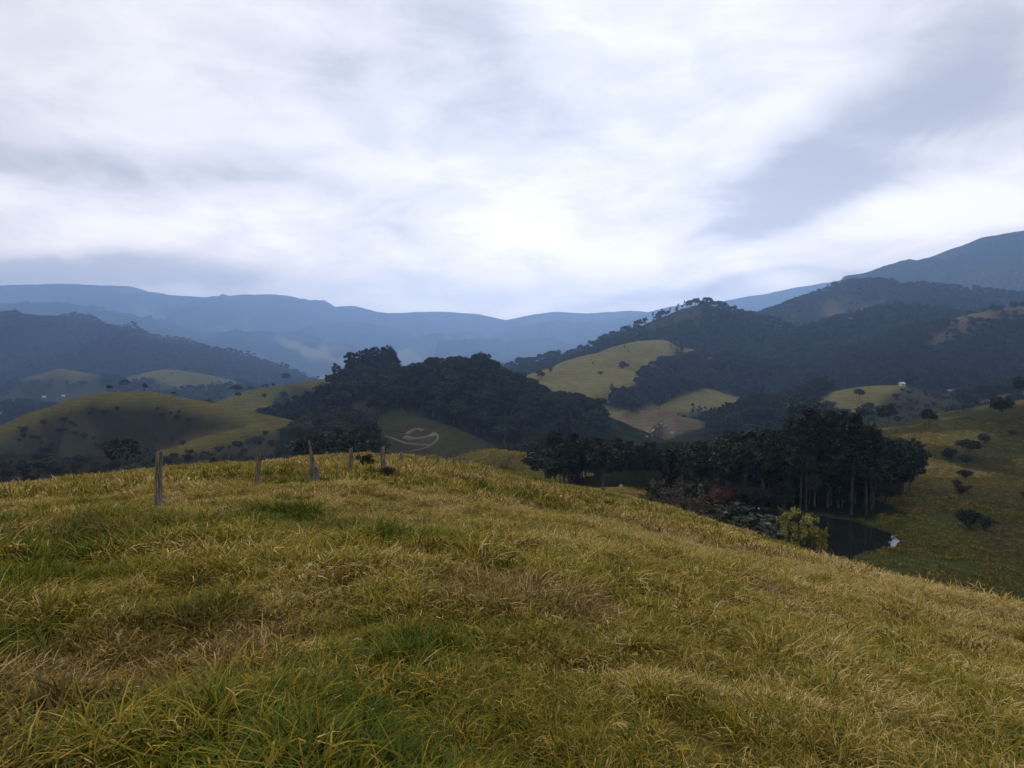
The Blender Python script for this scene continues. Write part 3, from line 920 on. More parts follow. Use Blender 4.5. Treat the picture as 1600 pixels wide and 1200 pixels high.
# ------------------------------------------------------------------ plants
def tube(path, radii, sides=6, rng=None):
    path = np.asarray(path, float); n = len(path)
    V, Fc = [], []
    for i in range(n):
        d = path[min(i + 1, n - 1)] - path[max(i - 1, 0)]
        d /= np.linalg.norm(d) + 1e-9
        a = np.cross(d, [0.3, 0.9, 0.1]); a /= np.linalg.norm(a) + 1e-9
        b_ = np.cross(d, a)
        for s_ in range(sides):
            th = 2 * math.pi * s_ / sides
            V.append(path[i] + radii[i] * (math.cos(th) * a + math.sin(th) * b_))
    for i in range(n - 1):
        for s_ in range(sides):
            s2 = (s_ + 1) % sides
            Fc.append([i * sides + s_, i * sides + s2, (i + 1) * sides + s2, (i + 1) * sides + s_])
    return np.array(V), np.array(Fc)


def join(parts):
    V, Fc, o = [], [], 0
    for v_, f_ in parts:
        V.append(v_); Fc.append(np.asarray(f_) + o); o += len(v_)
    return np.vstack(V), np.vstack(Fc)


def leaf_quads(cen, size, rng, flat=0.0):
    n = len(cen)
    a = rng.normal(size=(n, 3)); a[:, 2] *= (1 - flat); a /= np.linalg.norm(a, axis=1, keepdims=True)
    b_ = rng.normal(size=(n, 3)); b_[:, 2] *= (1 - flat)
    b_ -= (b_ * a).sum(1, keepdims=True) * a; b_ /= np.linalg.norm(b_, axis=1, keepdims=True)
    s_ = (size * rng.uniform(0.6, 1.35, n))[:, None]
    V = np.stack([cen - a * s_, cen + b_ * s_ * 0.55, cen + a * s_, cen - b_ * s_ * 0.55], 1).reshape(-1, 3)
    return V, np.arange(n * 4).reshape(-1, 4)


def clumped(clumps, n, size, rng, flat=0.0, shell=0.6):
    """leaves spread over clumps (x,y,z,rx,rz); returns verts, faces, leaf tint"""
    vol = np.array([c_[3] ** 1.7 for c_ in clumps]); pick_ = rng.choice(len(clumps), n, p=vol / vol.sum())
    C = np.array(clumps)[pick_]
    d = rng.normal(size=(n, 3)); d /= np.linalg.norm(d, axis=1, keepdims=True)
    rad = (shell + (1 - shell) * rng.random(n)) * rng.choice([1.0, 1.0, 1.16, 0.75], n)
    cen = C[:, :3] + d * rad[:, None] * np.stack([C[:, 3], C[:, 3], C[:, 4]], 1)
    V, Fc = leaf_quads(cen, size, rng, flat)
    ct = rng.random(len(clumps))
    t_ = np.clip(0.55 * ct[pick_] + 0.45 * rng.random(n), 0, 1)
    return V, Fc, np.repeat(t_, 4)


def make_plant(kind, seed):
    """returns (trunk verts, faces, material), (crown verts, faces, tint, material), nominal height"""
    rng = np.random.default_rng(seed)
    U = rng.uniform
    if kind == 'broadleaf':
        H = 10.0; cr_ = U(3.4, 4.4); h0 = U(3.0, 4.2)
        tops = []
        for q in range(17):
            th, rr_ = U(0, 6.283), cr_ * math.sqrt(U(0, 1)) * 0.8
            zz = h0 + (H - h0) * (0.28 + 0.55 * U(0, 1) * (1 - 0.55 * (rr_ / cr_) ** 2))
            r_ = U(0.9, 1.7)
            tops.append((rr_ * math.cos(th), rr_ * math.sin(th), zz, r_, r_ * 0.75))
        path = [(0, 0, -.6), (U(-.2, .2), U(-.2, .2), h0 * .5), (U(-.3, .3), U(-.3, .3), h0), (U(-.5, .5), U(-.5, .5), h0 + 2.4)]
        parts = [tube(path, [.30, .22, .18, .08])]
        for c_ in tops[:7]:
            parts.append(tube([path[2], ((c_[0] + path[2][0]) * .5, (c_[1] + path[2][1]) * .5, (c_[2] + h0) * .5 + .2), c_[:3]], [.12, .08, .03], 4))
        V, Fc, T = clumped(tops, 1700, 0.40, rng)
        mats = M_BARK, M_LEAF
    elif kind == 'eucalyptus':
        H = 22.0; bx, by = U(-1, 1), U(-1, 1)
        path = [(0, 0, -.8), (bx * .2, by * .2, 6), (bx * .5, by * .5, 12), (bx * .8, by * .8, 17), (bx, by, 21.2)]
        parts = [tube(path, [.27, .21, .16, .10, .03])]
        cl = []
        for q in range(15):
            f_ = U(0.50, 0.99); zz = H * f_
            rr_ = U(0.4, 2.7) * (1.15 - 0.6 * abs(f_ - 0.72) / 0.27); th = U(0, 6.283)
            r_ = U(0.7, 1.5)
            x_, y_ = bx * f_ + rr_ * math.cos(th), by * f_ + rr_ * math.sin(th)
            cl.append((x_, y_, zz, r_, r_ * 1.0))
            parts.append(tube([(bx * f_ * .9, by * f_ * .9, zz - 2.0), (x_, y_, zz)], [.07, .02], 4))
        cl.append((bx, by, H - .6, .9, 1.2))
        V, Fc, T = clumped(cl, 1300, 0.42, rng, shell=.35)
        mats = M_PALEBARK, M_EUC
    elif kind == 'araucaria':
        H = 12.0
        path = [(0, 0, -.6), (.05, 0, 4), (.0, .1, 8), (0, 0, 11.6)]
        parts = [tube(path, [.32, .26, .2, .08])]
        cl = []
        for lev, (zz, L_, nb) in enumerate(((7.6, 3.6, 7), (9.2, 4.3, 10), (10.6, 3.6, 9), (11.5, 1.7, 6))):
            for q in range(nb):
                th = 6.283 * (q + U(-.3, .3)) / nb; l_ = L_ * U(.75, 1.1)
                if lev == 0 and U(0, 1) < .35: continue
                ex, ey = math.cos(th) * l_, math.sin(th) * l_
                ez = zz + l_ * .18
                parts.append(tube([(0, 0, zz - .6), (ex * .5, ey * .5, zz - .55), (ex, ey, ez)], [.09, .07, .04], 4))
                cl.append((ex, ey, ez + .1, U(.55, .9), .42))
                cl.append((ex * .72, ey * .72, zz - .1, U(.35, .6), .3))
        V, Fc, T = clumped(cl, 1400, 0.30, rng, shell=.3)
        mats = M_BARK, M_ARAU
    else:
        H = 4.0 if kind in ('twiggy', 'lime', 'red') else 2.0
        cl = []
        parts = []
        nb = 9 if kind == 'bush' else 26
        for q in range(nb):
            th, rr_ = U(0, 6.283), (U(.2, .95) if kind == 'bush' else U(.4, 2.3))
            zz = H * U(.45, .85) if kind == 'bush' else H * U(.45, 1.0)
            x_, y_ = rr_ * math.cos(th), rr_ * math.sin(th)
            cl.append((x_, y_, zz, U(.35, .6), U(.3, .5)))
            parts.append(tube([(x_ * .08, y_ * .08, -.25), (x_ * .45, y_ * .45, zz * .6), (x_, y_, zz)], [.045 if kind == 'bush' else .07, .03, .012], 4))
        if kind in ('twiggy', 'lime', 'red'):
            for q in range(90):
                a_ = cl[q % nb]
                d_ = rng.normal(size=3) * .55; d_[2] = abs(d_[2]) * .8
                parts.append(tube([a_[:3], (a_[0] + d_[0], a_[1] + d_[1], a_[2] + d_[2])], [.014, .006], 3))
            V0, F0 = join([(p_[0], p_[1]) for p_ in parts])
            V, Fc, T = clumped(cl, 500, 0.13, rng, shell=.2) if kind == 'twiggy' else clumped(cl, 1500, 0.15, rng, shell=.3)
        else:
            cl += [(0, 0, H * .45, .75, .6), (U(-.4, .4), U(-.4, .4), H * .7, .6, .5)]
            V, Fc, T = clumped(cl, 1500, 0.115, rng, shell=.4)
        mats = M_BARK, {'bush': M_BUSH, 'twiggy': M_TWIG, 'lime': M_LIME, 'red': M_RED}[kind]
    tv, tf = join(parts)
    return (tv, tf, mats[0]), (V, Fc, T, mats[1]), H


class Plant:
    """mesh data of one kind of plant: separate trunk and crown, and both in one mesh for woods"""
    def __init__(self, kind, seed, crown_name='crown'):
        (tv, tf, tm), (V, Fc, T, lm), self.H = make_plant(kind, seed)
        self.kind = kind
        self.trunk = np_mesh('trunk', tv, tf, [tm])
        self.crown = np_mesh('crown', V, Fc, [lm], smooth=False)
        attr(self.crown, 'leaf', T)
        jv, jf = join([(tv, tf), (V, Fc)])
        self.both = np_mesh(kind, jv, jf, [tm, lm], np.r_[np.zeros(len(tf)), np.ones(len(Fc))], smooth=False)
        attr(self.both, 'leaf', np.r_[np.zeros(len(tv)), T])


PL = {kd: [Plant(kd, 50 * i + q) for q in range(nv)] for i, (kd, nv) in enumerate(
    (('broadleaf', 5), ('eucalyptus', 4), ('araucaria', 3), ('bush', 3), ('twiggy', 1), ('lime', 1), ('red', 1)))}
NAME_OF = {'broadleaf': 'broadleaf_tree', 'eucalyptus': 'eucalyptus_tree', 'araucaria': 'araucaria_tree', 'bush': 'bush', 'twiggy': 'bare_tree', 'lime': 'young_tree', 'red': 'red_shrub'}
CROWN_OF = {'bush': ('stem', 'foliage'), 'red': ('stem', 'foliage')}


def plant(kind, x, y, h, label, cat='tree', group=None, rz=None, width=1.0, var=None, z=None):
    p_ = PL[kind][random.randrange(len(PL[kind])) if var is None else var]
    z = tz1(x, y) if z is None else z
    o = empty(NAME_OF[kind], (x, y, z - 0.05), random.uniform(0, 6.28) if rz is None else rz)
    s_ = h / p_.H
    o.scale = (s_ * width, s_ * width, s_)
    tag(o, label, cat, group)
    a, b_ = CROWN_OF.get(kind, ('trunk', 'crown'))
    link_mesh(a, p_.trunk, o); link_mesh(b_, p_.crown, o)
    return o


def plant_px(kind, px, ptop, D, label, cat='tree', group=None, width=1.0, var=None, hmin=1.0):
    q = P(px, ptop, D)
    z = tz1(q[0], q[1])
    return plant(kind, q[0], q[1], max(hmin, q[2] - z), label, cat, group, width=width, var=var, z=z)


# --- instanced plant masses
PROTO_COLS = {}


def proto_collection(name, meshes):
    c_ = bpy.data.collections.new(name)
    for i, me in enumerate(meshes):
        o = bpy.data.objects.new('%s_%02d' % (name, i), me)
        c_.objects.link(o)
    return c_


def mass(name, pts, kind_idx, rot, scale, coll, label, cat, extra=None):
    me = bpy.data.meshes.new(name)
    me.vertices.add(len(pts)); me.vertices.foreach_set('co', np.asarray(pts, np.float32).ravel())
    attr(me, 'pick', kind_idx, 'INT'); attr(me, 'rot', rot, 'FLOAT_VECTOR'); attr(me, 'size', scale, 'FLOAT_VECTOR')
    for nm, dat in (extra or {}).items(): attr(me, nm, dat)
    o = link_mesh(name, me)
    tag(o, label, cat, kind='stuff')
    g = bpy.data.node_groups.new(name, 'GeometryNodeTree')
    g.interface.new_socket('Geometry', in_out='INPUT', socket_type='NodeSocketGeometry')
    g.interface.new_socket('Geometry', in_out='OUTPUT', socket_type='NodeSocketGeometry')
    N = g.nodes
    gi, go = N.new('NodeGroupInput'), N.new('NodeGroupOutput')
    ci = N.new('GeometryNodeCollectionInfo'); ci.inputs['Collection'].default_value = coll
    ci.inputs['Separate Children'].default_value = True; ci.inputs['Reset Children'].default_value = True
    ip = N.new('GeometryNodeInstanceOnPoints'); ip.inputs['Pick Instance'].default_value = True

    def na(nm, typ):
        q = N.new('GeometryNodeInputNamedAttribute'); q.data_type = typ; q.inputs['Name'].default_value = nm
        return next(s_ for s_ in q.outputs if s_.enabled and s_.name == 'Attribute')
    L = g.links.new
    L(gi.outputs[0], ip.inputs['Points']); L(ci.outputs[0], ip.inputs['Instance'])
    L(na('pick', 'INT'), ip.inputs['Instance Index']); L(na('rot', 'FLOAT_VECTOR'), ip.inputs['Rotation'])
    L(na('size', 'FLOAT_VECTOR'), ip.inputs['Scale'])
    L(ip.outputs[0], go.inputs[0])
    md = o.modifiers.new('scatter', 'NODES'); md.node_group = g
    return o


WOOD_KINDS = ['broadleaf'] * 5 + ['eucalyptus'] * 4 + ['araucaria'] * 3 + ['bush'] * 3
WOOD_MESH = [PL[kd][i].both for kd, n_ in (('broadleaf', 5), ('eucalyptus', 4), ('araucaria', 3), ('bush', 3)) for i in range(n_)]
WOOD_H = np.array([PL[kd][0].H for kd in WOOD_KINDS])
WOOD_COL = proto_collection('wood_plant', WOOD_MESH)

# ------------------------------------------------------------------ woods: scatter over forest cover
def wedge_points(r0, r1, spacing, half=43.0):
    area = math.radians(half) * (r1 ** 2 - r0 ** 2)
    n = int(area / spacing ** 2)
    r = np.sqrt(RNG.uniform(r0 ** 2, r1 ** 2, n)); a = np.radians(RNG.uniform(-half, half, n))
    return r * np.sin(a), r * np.cos(a)


bands = [(90, 300, 3.9), (300, 650, 5.2), (650, 1200, 6.6), (1200, 3500, 11.0)]
TX, TY, TS = [], [], []
for r0, r1, sp in bands:
    x, y = wedge_points(r0, r1, sp)
    TX.append(x); TY.append(y); TS.append(np.full(len(x), sp))
TX, TY, TS = np.concatenate(TX), np.concatenate(TY), np.concatenate(TS)
TZ, TL = terrain(TX, TY)
TC = cover(TX, TY, TZ, TL)
pond_d = poly_sdf(TX, TY, POND_XY)
dist = np.hypot(TX, TY)
u = RNG.random(len(TX))
keep = (TC == C_FOREST) | ((TC == C_SCRUB) & (u < np.where((dist < 330) & (TX > .45 * TY), .05, .42))) | ((TC == C_SHADE_BRACKEN) & (u < 0.22)) | ((TC == C_SHADE_OLIVE) & (u < 0.03)) | (np.isin(TC, (C_MEADOW, C_GOLD, C_BROWN, C_FARG)) & (u < .008)) | ((TC == C_LUSH) & (u < 0.01))
keep &= (pond_d > 2.0) & (TL != 1)
# what the tree is
eu = fbm(TX, TY, 60, 2, 500)
kind = np.where(u * 7.77 % 1 < 0.5, 0, 1) * 0 + RNG.integers(0, 5, len(TX))
kind = np.where((TC == C_FOREST) & (eu > 0.75), RNG.integers(5, 9, len(TX)), kind)
bushy = (TC == C_SCRUB) | (TC == C_SHADE_BRACKEN) | ((TC == C_FOREST) & (TS < 5) & (RNG.random(len(TX)) < .3)) | (np.isin(TC, (C_GOLD, C_BROWN, C_MEADOW, C_LUSH, C_SHADE_OLIVE)) & (RNG.random(len(TX)) < 0.7))
kind = np.where(bushy, RNG.integers(12, 15, len(TX)), kind)
plantation = (dist < 240) & (TX > 8) & (TX < 30) & (TC == C_FOREST) & (TL == 0)
kind = np.where(plantation & (RNG.random(len(TX)) < .6), RNG.integers(5, 9, len(TX)), kind)
h = np.where(kind < 5, RNG.uniform(5.0, 11.5, len(TX)), np.where(kind < 9, RNG.uniform(10, 15, len(TX)), np.where(kind < 12, RNG.uniform(8, 12, len(TX)), RNG.uniform(1.2, 3.2, len(TX)))))
h = np.where((TL == 0) & (dist < 320) & (kind < 5), h * 1.1, h)
h = np.where((TS > 9) & (kind < 5), h * 1.35, h)
h = np.where((TS > 6) & (kind >= 12), h * 1.6, h)
idx = np.where(np.isin(TL, [i + 2 for i, q in enumerate(HILLS) if q[0] == 'grass_hill']) & (kind < 9), 1, 0)
h = np.where(idx == 1, h * 0.42, h); kind = np.where((idx == 1) & (kind >= 5) & (kind < 9), kind - 5, kind)
cpx, _ = proj(TX, TY, TZ)
cap_py = np.interp(cpx, [650, 720, 830, 860, 940, 1000, 1050, 1100, 1150, 1200, 1260, 1340, 1390], [735, 712, 690, 676, 688, 696, 694, 690, 678, 660, 644, 650, 700])
cap_v = -(cap_py - 600) / F
cap_z = (cap_v * math.cos(PITCH) - math.sin(PITCH)) / (math.cos(PITCH) + cap_v * math.sin(PITCH)) * TY
capm = (((TL == 0) & (TY < 420)) | ((TY < 545) & (cpx > 945) & (cpx < 1115) & (TZ < -25))) & (cpx > 650) & (cpx < 1390)
keep &= ~((cpx < 480) & (TY < 425) & (kind < 12))
keep &= ~((cpx > 680) & (cpx < 850) & (TY < 182))
keep &= ~((cpx > 585) & (cpx < 705) & (TY < 425) & (proj(TX, TY, TZ)[1] > 652))
h = np.where(capm, np.minimum(h, cap_z - TZ + RNG.uniform(-1.5, 1.0, len(h))), h)
keep &= h > 0.8
keep &= visible(TX, TY, TZ + h, 2.0)
# clear of the hand-placed stand beside the pond and of the red shrub's shore
spx, spy = proj(TX, TY, TZ)
keep &= ~((TX > POND_C[0] + 3) & (TX < POND_C[0] + 16) & (pond_d < 34) & (TY > POND_C[1] + 4))
keep &= ~((spx > 1085) & (spx < 1215) & (dist < 112) & (kind < 12))
sel = np.nonzero(keep)[0]

STAND_N, NEAR_N = 44, 120
order = sel[np.argsort(-(h[sel] / dist[sel]))]
trees_first = order[kind[order] < 12]
near = trees_first[:NEAR_N]
bush_near = order[kind[order] >= 12][:110]
WHERE = {'valley': 'in the dark wood on the valley floor, left of the pond', 'wooded_hill': 'on the central wooded hill', 'right_slope': 'on the grassy right slope above the pond',
         'grass_hill': 'on the dark near slope of the rounded left hill', 'slope_shoulder': 'on the small shoulder below the foreground brow', 'pasture_ridge': 'on the low ridge behind the left hill'}
for i in near:
    kd = WOOD_KINDS[kind[i]]
    key = LAB2KEY[TL[i]].split('#')[0]
    where = WHERE.get(key, 'among the ' + key.replace('_', ' ') + ' woods')
    if key == 'valley' and TX[i] > 42: where = 'in the dark wood behind and right of the pond'
    if key == 'valley' and TX[i] < -10: where = 'in the hollow behind the fence at left'
    lb = ('rounded leafy tree ' if kd == 'broadleaf' else 'slender eucalyptus ') + where
    plant(kd, float(TX[i]), float(TY[i]), float(h[i]), lb, 'tree', ('leafy trees ' if kd == 'broadleaf' else 'eucalyptus trees ') + where,
          width=random.uniform(.9, 1.25), var=int(kind[i] - WOOD_KINDS.index(kd)), z=float(TZ[i]))
for i in bush_near:
    key = LAB2KEY[TL[i]].split('#')[0]
    where = WHERE.get(key, 'on the ' + key.replace('_', ' '))
    if key == 'valley': where = 'in the dark hollow behind the fence at left' if TX[i] < 0 else ('in the open meadow right of the pond' if TX[i] > .5 * TY[i] else 'under the dark valley wood left of the pond')
    plant('bush', float(TX[i]), float(TY[i]), float(h[i]), 'low grey green bush ' + where, 'bush', 'bushes ' + where, width=random.uniform(.9, 1.5), var=int(kind[i] - 12), z=float(TZ[i]))
done = set(near.tolist()) | set(bush_near.tolist())
rest = np.array([i for i in sel if i not in done])
WOODS = {
    'valley': 'dark woods filling the valley floor between the hills', 'wooded_hill': 'dense dark wood covering the central hill', 'grass_hill': 'dark scrub wood on the near slope of the left hill',
    'forest_hill': 'dark forest covering the peak behind the golden pasture', 'golden_hill': 'dark wood in the fold of the golden hill', 'dark_hill': 'blue dark forest on the hill at the left edge',
    'rugged_hill': 'rough blue forest on the hill before the right mountain', 'brown_ridge': 'dark forest round the bare brown ridge at right', 'scrub_hill': 'dark scrub on the rise behind the right slope',
}
rkey = np.array([LAB2KEY[q].split('#')[0] if LAB2KEY[q].split('#')[0] in WOODS else 'other' for q in TL[rest]])
for key in sorted(set(rkey)):
    i = rest[rkey == key]
    s_ = h[i] / WOOD_H[kind[i]]
    wd = RNG.uniform(.85, 1.6, len(i))
    mass('wood', np.column_stack([TX[i], TY[i], TZ[i] - .1]), kind[i], np.column_stack([np.zeros(len(i)), np.zeros(len(i)), RNG.uniform(0, 6.28, len(i))]),
         np.column_stack([s_ * wd, s_ * wd, s_]), WOOD_COL, WOODS.get(key, 'scattered trees and thickets on the smaller hills and ridges'), 'wood')

# ------------------------------------------------------------------ trees one can point to
# stand of eucalyptus on the far bank of the pond: (pixel x, pixel y of the tip, distance)
tip = lambda px: float(np.interp(px, [1180, 1215, 1240, 1265, 1290, 1320, 1345, 1370, 1388, 1400], [672, 660, 646, 640, 634, 640, 652, 672, 700, 722]))
for q in range(STAND_N):
    px = 1222 + (q + random.uniform(-.4, .4)) / (STAND_N - 1) * 166
    D = random.choice([112, 116, 121, 127, 134, 142]) + random.uniform(-2, 2)
    a = P(px, tip(px) + random.uniform(-3, 26), D)
    if poly_sdf(np.array([a[0]]), np.array([a[1]]), POND_XY)[0] < 1.0: a = P(px, tip(px) + 8, 150)
    z = tz1(a[0], a[1])
    plant('eucalyptus', a[0], a[1], max(9, a[2] - z), 'tall dark eucalyptus in the %s of the dense stand beside the pond' % ('left third' if px < 1278 else 'middle' if px < 1334 else 'right third'), 'tree', 'eucalyptus trees in the %s of the pond stand' % ('left third' if px < 1278 else 'middle' if px < 1334 else 'right third'), width=random.uniform(.9, 1.2), z=z)
# understorey of the stand
for q in range(44):
    px = 1205 + q * 4.3 + random.uniform(-5, 5)
    a = P(px, 735 + random.uniform(-32, 35), random.uniform(114, 140)); z = tz1(a[0], a[1])
    if poly_sdf(np.array([a[0]]), np.array([a[1]]), POND_XY)[0] < 1.5: continue
    plant('broadleaf', a[0], a[1], max(3, a[2] - z), 'low dark tree under the eucalyptus stand beside the pond', 'tree', 'understorey trees in the pond stand', z=z)

# eucalyptus clump on the left shoulder of the central hill
tops = [(523, 568), (527, 572), (541, 552), (546, 551), (553, 553), (559, 548), (566, 549), (572, 546), (579, 545), (585, 544), (591, 542), (597, 543), (603, 540), (608, 541), (613, 545), (618, 552), (621, 560), (550, 560), (562, 557), (575, 555), (588, 553), (600, 551), (610, 553), (569, 562), (583, 561), (596, 560), (607, 563), (556, 566)]
for i, (px, py) in enumerate(tops):
    plant_px('eucalyptus', px, py, 505 + (i % 5) * 4 - (12 if i > 16 else 0), 'tall eucalyptus in the clump crowning the left end of the central hill', 'tree', 'eucalyptus clump on the central hill', width=1.15, hmin=8)

for q in range(18):
    px = 524 + q * 5.6 + random.uniform(-2, 2)
    plant_px('broadleaf', px, float(np.interp(px, [522, 560, 625], [578, 568, 562])) + random.uniform(-3, 8), 497 + random.uniform(-6, 6), 'rounded dark tree at the foot of the eucalyptus clump on the central hill', 'tree', 'trees under the eucalyptus clump', hmin=6)
for kd, px, py, D, wd, lb in [
    ('araucaria', 190, 688, 150, 1.0, 'flat topped umbrella pine rising behind the pasture, left of the first post'),
    ('broadleaf', 170, 601, 421, 1.1, 'leftmost dark bushy tree on the crest of the rounded left hill'),
    ('araucaria', 195, 594, 420, 1.3, 'umbrella pine in the middle of the crest of the rounded left hill'),
    ('broadleaf', 226, 598, 421, 1.0, 'small round tree right of the umbrella pine on the left hill crest'),
    ('broadleaf', 271, 617, 421, 1.3, 'lone low bush-like tree on the right shoulder of the left hill crest'),
    ('broadleaf', 327, 622, 600, 1.2, 'small dark tree just behind the right shoulder of the left hill'),
    ('araucaria', 447, 584, 690, 1.2, 'tallest umbrella pine on the ridge behind the left hill'),
    ('araucaria', 415, 600, 660, 1.3, 'umbrella pine left of the tallest one on the ridge behind the left hill'),
    ('araucaria', 392, 604, 660, 1.2, 'smaller umbrella pine at the left of the ridge behind the left hill'),
    ('broadleaf', 372, 612, 645, 1.2, 'low dark tree at the left end of the ridge behind the left hill'),
    ('broadleaf', 427, 598, 672, 1.0, 'small dark tree between two umbrella pines on the ridge'),
    ('broadleaf', 497, 587, 700, 1.0, 'left of two little trees on the skyline of the ridge near the eucalyptus clump'),
    ('broadleaf', 510, 585, 700, .9, 'right of two little trees on the skyline of the ridge near the eucalyptus clump'),
    ('broadleaf', 436, 628, 560, 1.1, 'dark round tree below the ridge pines, right of the left hill crest'),
    ('broadleaf', 418, 634, 560, 1.1, 'smaller dark tree below the ridge pines at the left hill shoulder'),
    ('broadleaf', 745, 551, 455, 1.0, 'taller tree poking above the crest of the central hill'),
    ('broadleaf', 752, 549, 456, 1.0, 'tallest tree on the right of the central hill crest'),
    ('broadleaf', 842, 576, 712, 1.0, 'dark pair-leaning tree at the left tip of the golden pasture'),
    ('broadleaf', 848, 580, 715, 1.0, 'smaller tree touching the dark one at the left tip of the golden pasture'),
    ('broadleaf', 982, 547, 870, 1.0, 'lone dark tree high on the golden pasture'),
    ('broadleaf', 973, 563, 790, 1.0, 'lone bush-like tree in the middle of the golden pasture'),
    ('broadleaf', 926, 566, 790, .8, 'small bush-like tree on the left of the golden pasture'),
    ('broadleaf', 1060, 651, 560, .9, 'small tree at the right end of the brown lobe below the golden pasture'),
    ('broadleaf', 1541, 624, 420, 1.3, 'broad dark tree standing behind the crest of the right slope'),
    ('broadleaf', 1527, 628, 422, 1.1, 'smaller dark tree left of the broad one behind the right slope'),
    ('broadleaf', 1294, 633, 400, 1.2, 'left of two rounded trees above the pond stand before the bright hill'),
    ('broadleaf', 1309, 634, 395, 1.2, 'right of two rounded trees above the pond stand before the bright hill'),
    ('broadleaf', 1258, 622, 330, 1.2, 'round crowned tree standing highest above the wood left of the pond stand'),
]:
    plant_px(kd, px, py, D, lb, 'tree', width=wd, hmin=3.0)
for px in (995, 1003, 1012, 1022, 1031, 1045, 1058, 1066):
    py = float(np.interp(px, [990, 1045, 1070], [517, 484, 474]))
    plant_px('broadleaf', px, py, float(np.interp(px, [990, 1045, 1070], [1352, 1450, 1480])) * .82, 'small tree on the skyline of the dark peak left of its summit', 'tree', 'skyline trees on the dark peak', width=.7, hmin=4.5)

for kd, px, py, D, wd, lb, ct in [
    ('twiggy', 1048, 752, 70, 1.0, 'grey brown half-bare tree just beyond the brow of the pasture', 'tree'),
    ('twiggy', 1080, 764, 72, 1.0, 'lower half-bare tree right of the larger one beyond the brow', 'tree'),
    ('lime', 1246, 803, 63, .72, 'sunlit yellow green young tree in front of the pond', 'tree'),
    ('lime', 1277, 826, 62, .5, 'smaller sparse yellow green sapling right of the sunlit one by the pond', 'tree'),
    ('red', 1120, 763, 118, 1.0, 'red flowering shrub at the left end of the pond', 'shrub'),
    ('red', 1215, 684, 180, .5, 'dull red leaved shrub tree in the dark wood above the pond', 'shrub'),
]:
    plant_px(kd, px, py, D, lb, ct, width=wd, hmin=1.5)
for q in range(13):                                     # shrubs added along the far waterline to block sky reflection in the pond
    px = 1122 + q * 9 + random.uniform(-2, 2)
    py = float(np.interp(px, [1100, 1135, 1165, 1200, 1240], [774, 780, 787, 794, 799]))
    x_, y_ = on_plane(px, py, POND_Z)
    plant('bush', x_, y_ + random.uniform(.5, 2.5), random.uniform(2.4, 3.6), 'dark shrub added on the far waterline to keep sky reflection off the pond', 'bush', 'added shrubs on the far waterline of the pond', width=1.2)
for i, (px, py, D, wd) in enumerate([(1105, 786, 84, 1.3), (1125, 792, 86, 1.4), (1146, 798, 88, 1.5), (1165, 803, 90, 1.5), (1183, 812, 88, 1.4), (1200, 822, 86, 1.3), (1118, 804, 78, 1.3), (1150, 815, 80, 1.4), (1176, 826, 80, 1.3), (1030, 776, 76, 1.2), (1092, 778, 88, 1.4)]):
    plant_px('bush', px, py, D, 'grey leafy bush in the thicket between the pasture brow and the pond', 'bush', 'thicket between the brow and the pond', width=wd, hmin=1.2)
for px, py, D, hh, lb in [(570, 727, 34, .0, 'round dark bush beside the fence between the fourth and fifth posts'),
                           (943, 763, 112, 0, 'single dark bush on the small grassy shoulder below the brow'),
                           (1022, 768, 114, 0, 'dark bush at the right end of the small grassy shoulder'),
                           (1540, 676, 200, 0, 'dark bush high on the right slope near its crest'),
                           (1485, 700, 190, 0, 'small dark bush in the middle of the right slope')]:
    plant_px('bush', px, py - (4 if px == 570 else 0), D, lb, 'bush', width=1.0, hmin=.7)
for px, D, hh, lb in [(503, 24.2, .45, 'dark tuft of weeds at the foot of the thick split post'), (606, 30.5, .5, 'dark weeds at the foot of the fifth fence post')]:
    a = P(px, 700, D)
    plant('bush', a[0], a[1], hh, lb, 'weed clump', width=1.2)

# ------------------------------------------------------------------ fence posts
def post_mesh(h_, r_, lean, seed, style='round', mat=None):
    rng = np.random.default_rng(seed)
    n = 9
    zs = np.r_[-0.35, np.linspace(0, h_, n - 1)]
    sides = 9
    V, Fc = [], []
    ang = rng.uniform(0, 6.28)
    rad_s = 1 + rng.uniform(-.16, .16, sides)
    for i, zz in enumerate(zs):
        f_ = max(zz, 0) / h_
        wob = np.array([math.sin(f_ * 4 + seed) * .018, math.cos(f_ * 3 + seed) * .018])
        for s_ in range(sides):
            th = ang + 6.283 * s_ / sides
            rr_ = r_ * rad_s[s_] * (1.06 - .14 * f_) * (1 + rng.uniform(-.05, .05))
            top = (rng.uniform(-.05, .03) + .05 * math.cos(th)) if i == n - 1 else 0
            if style == 'split' and i >= 5:
                # the right half has rotted away, a sliver carries on at the left
                cut = (math.cos(th) > -.25)
                if cut: top -= (zz - zs[4]) * .985
                else: rr_ *= .82
            V.append((lean[0] * zz + wob[0] + rr_ * math.cos(th), lean[1] * zz + wob[1] + rr_ * math.sin(th) * (.8 if style == 'split' else 1), zz + top))
    for i in range(n - 1):
        for s_ in range(sides):
            s2 = (s_ + 1) % sides
            Fc.append([i * sides + s_, i * sides + s2, (i + 1) * sides + s2, (i + 1) * sides + s_])
    me = np_mesh('fence_post', V, np.array(Fc), [mat or M_POST], smooth=False)
    bmv = len(V)
    # cap
    import bmesh
    bm = bmesh.new(); bm.from_mesh(me)
    bm.verts.ensure_lookup_table()
    bm.faces.new([bm.verts[bmv - sides + s_] for s_ in range(sides)])
    bm.to_mesh(me); bm.free()
    return me


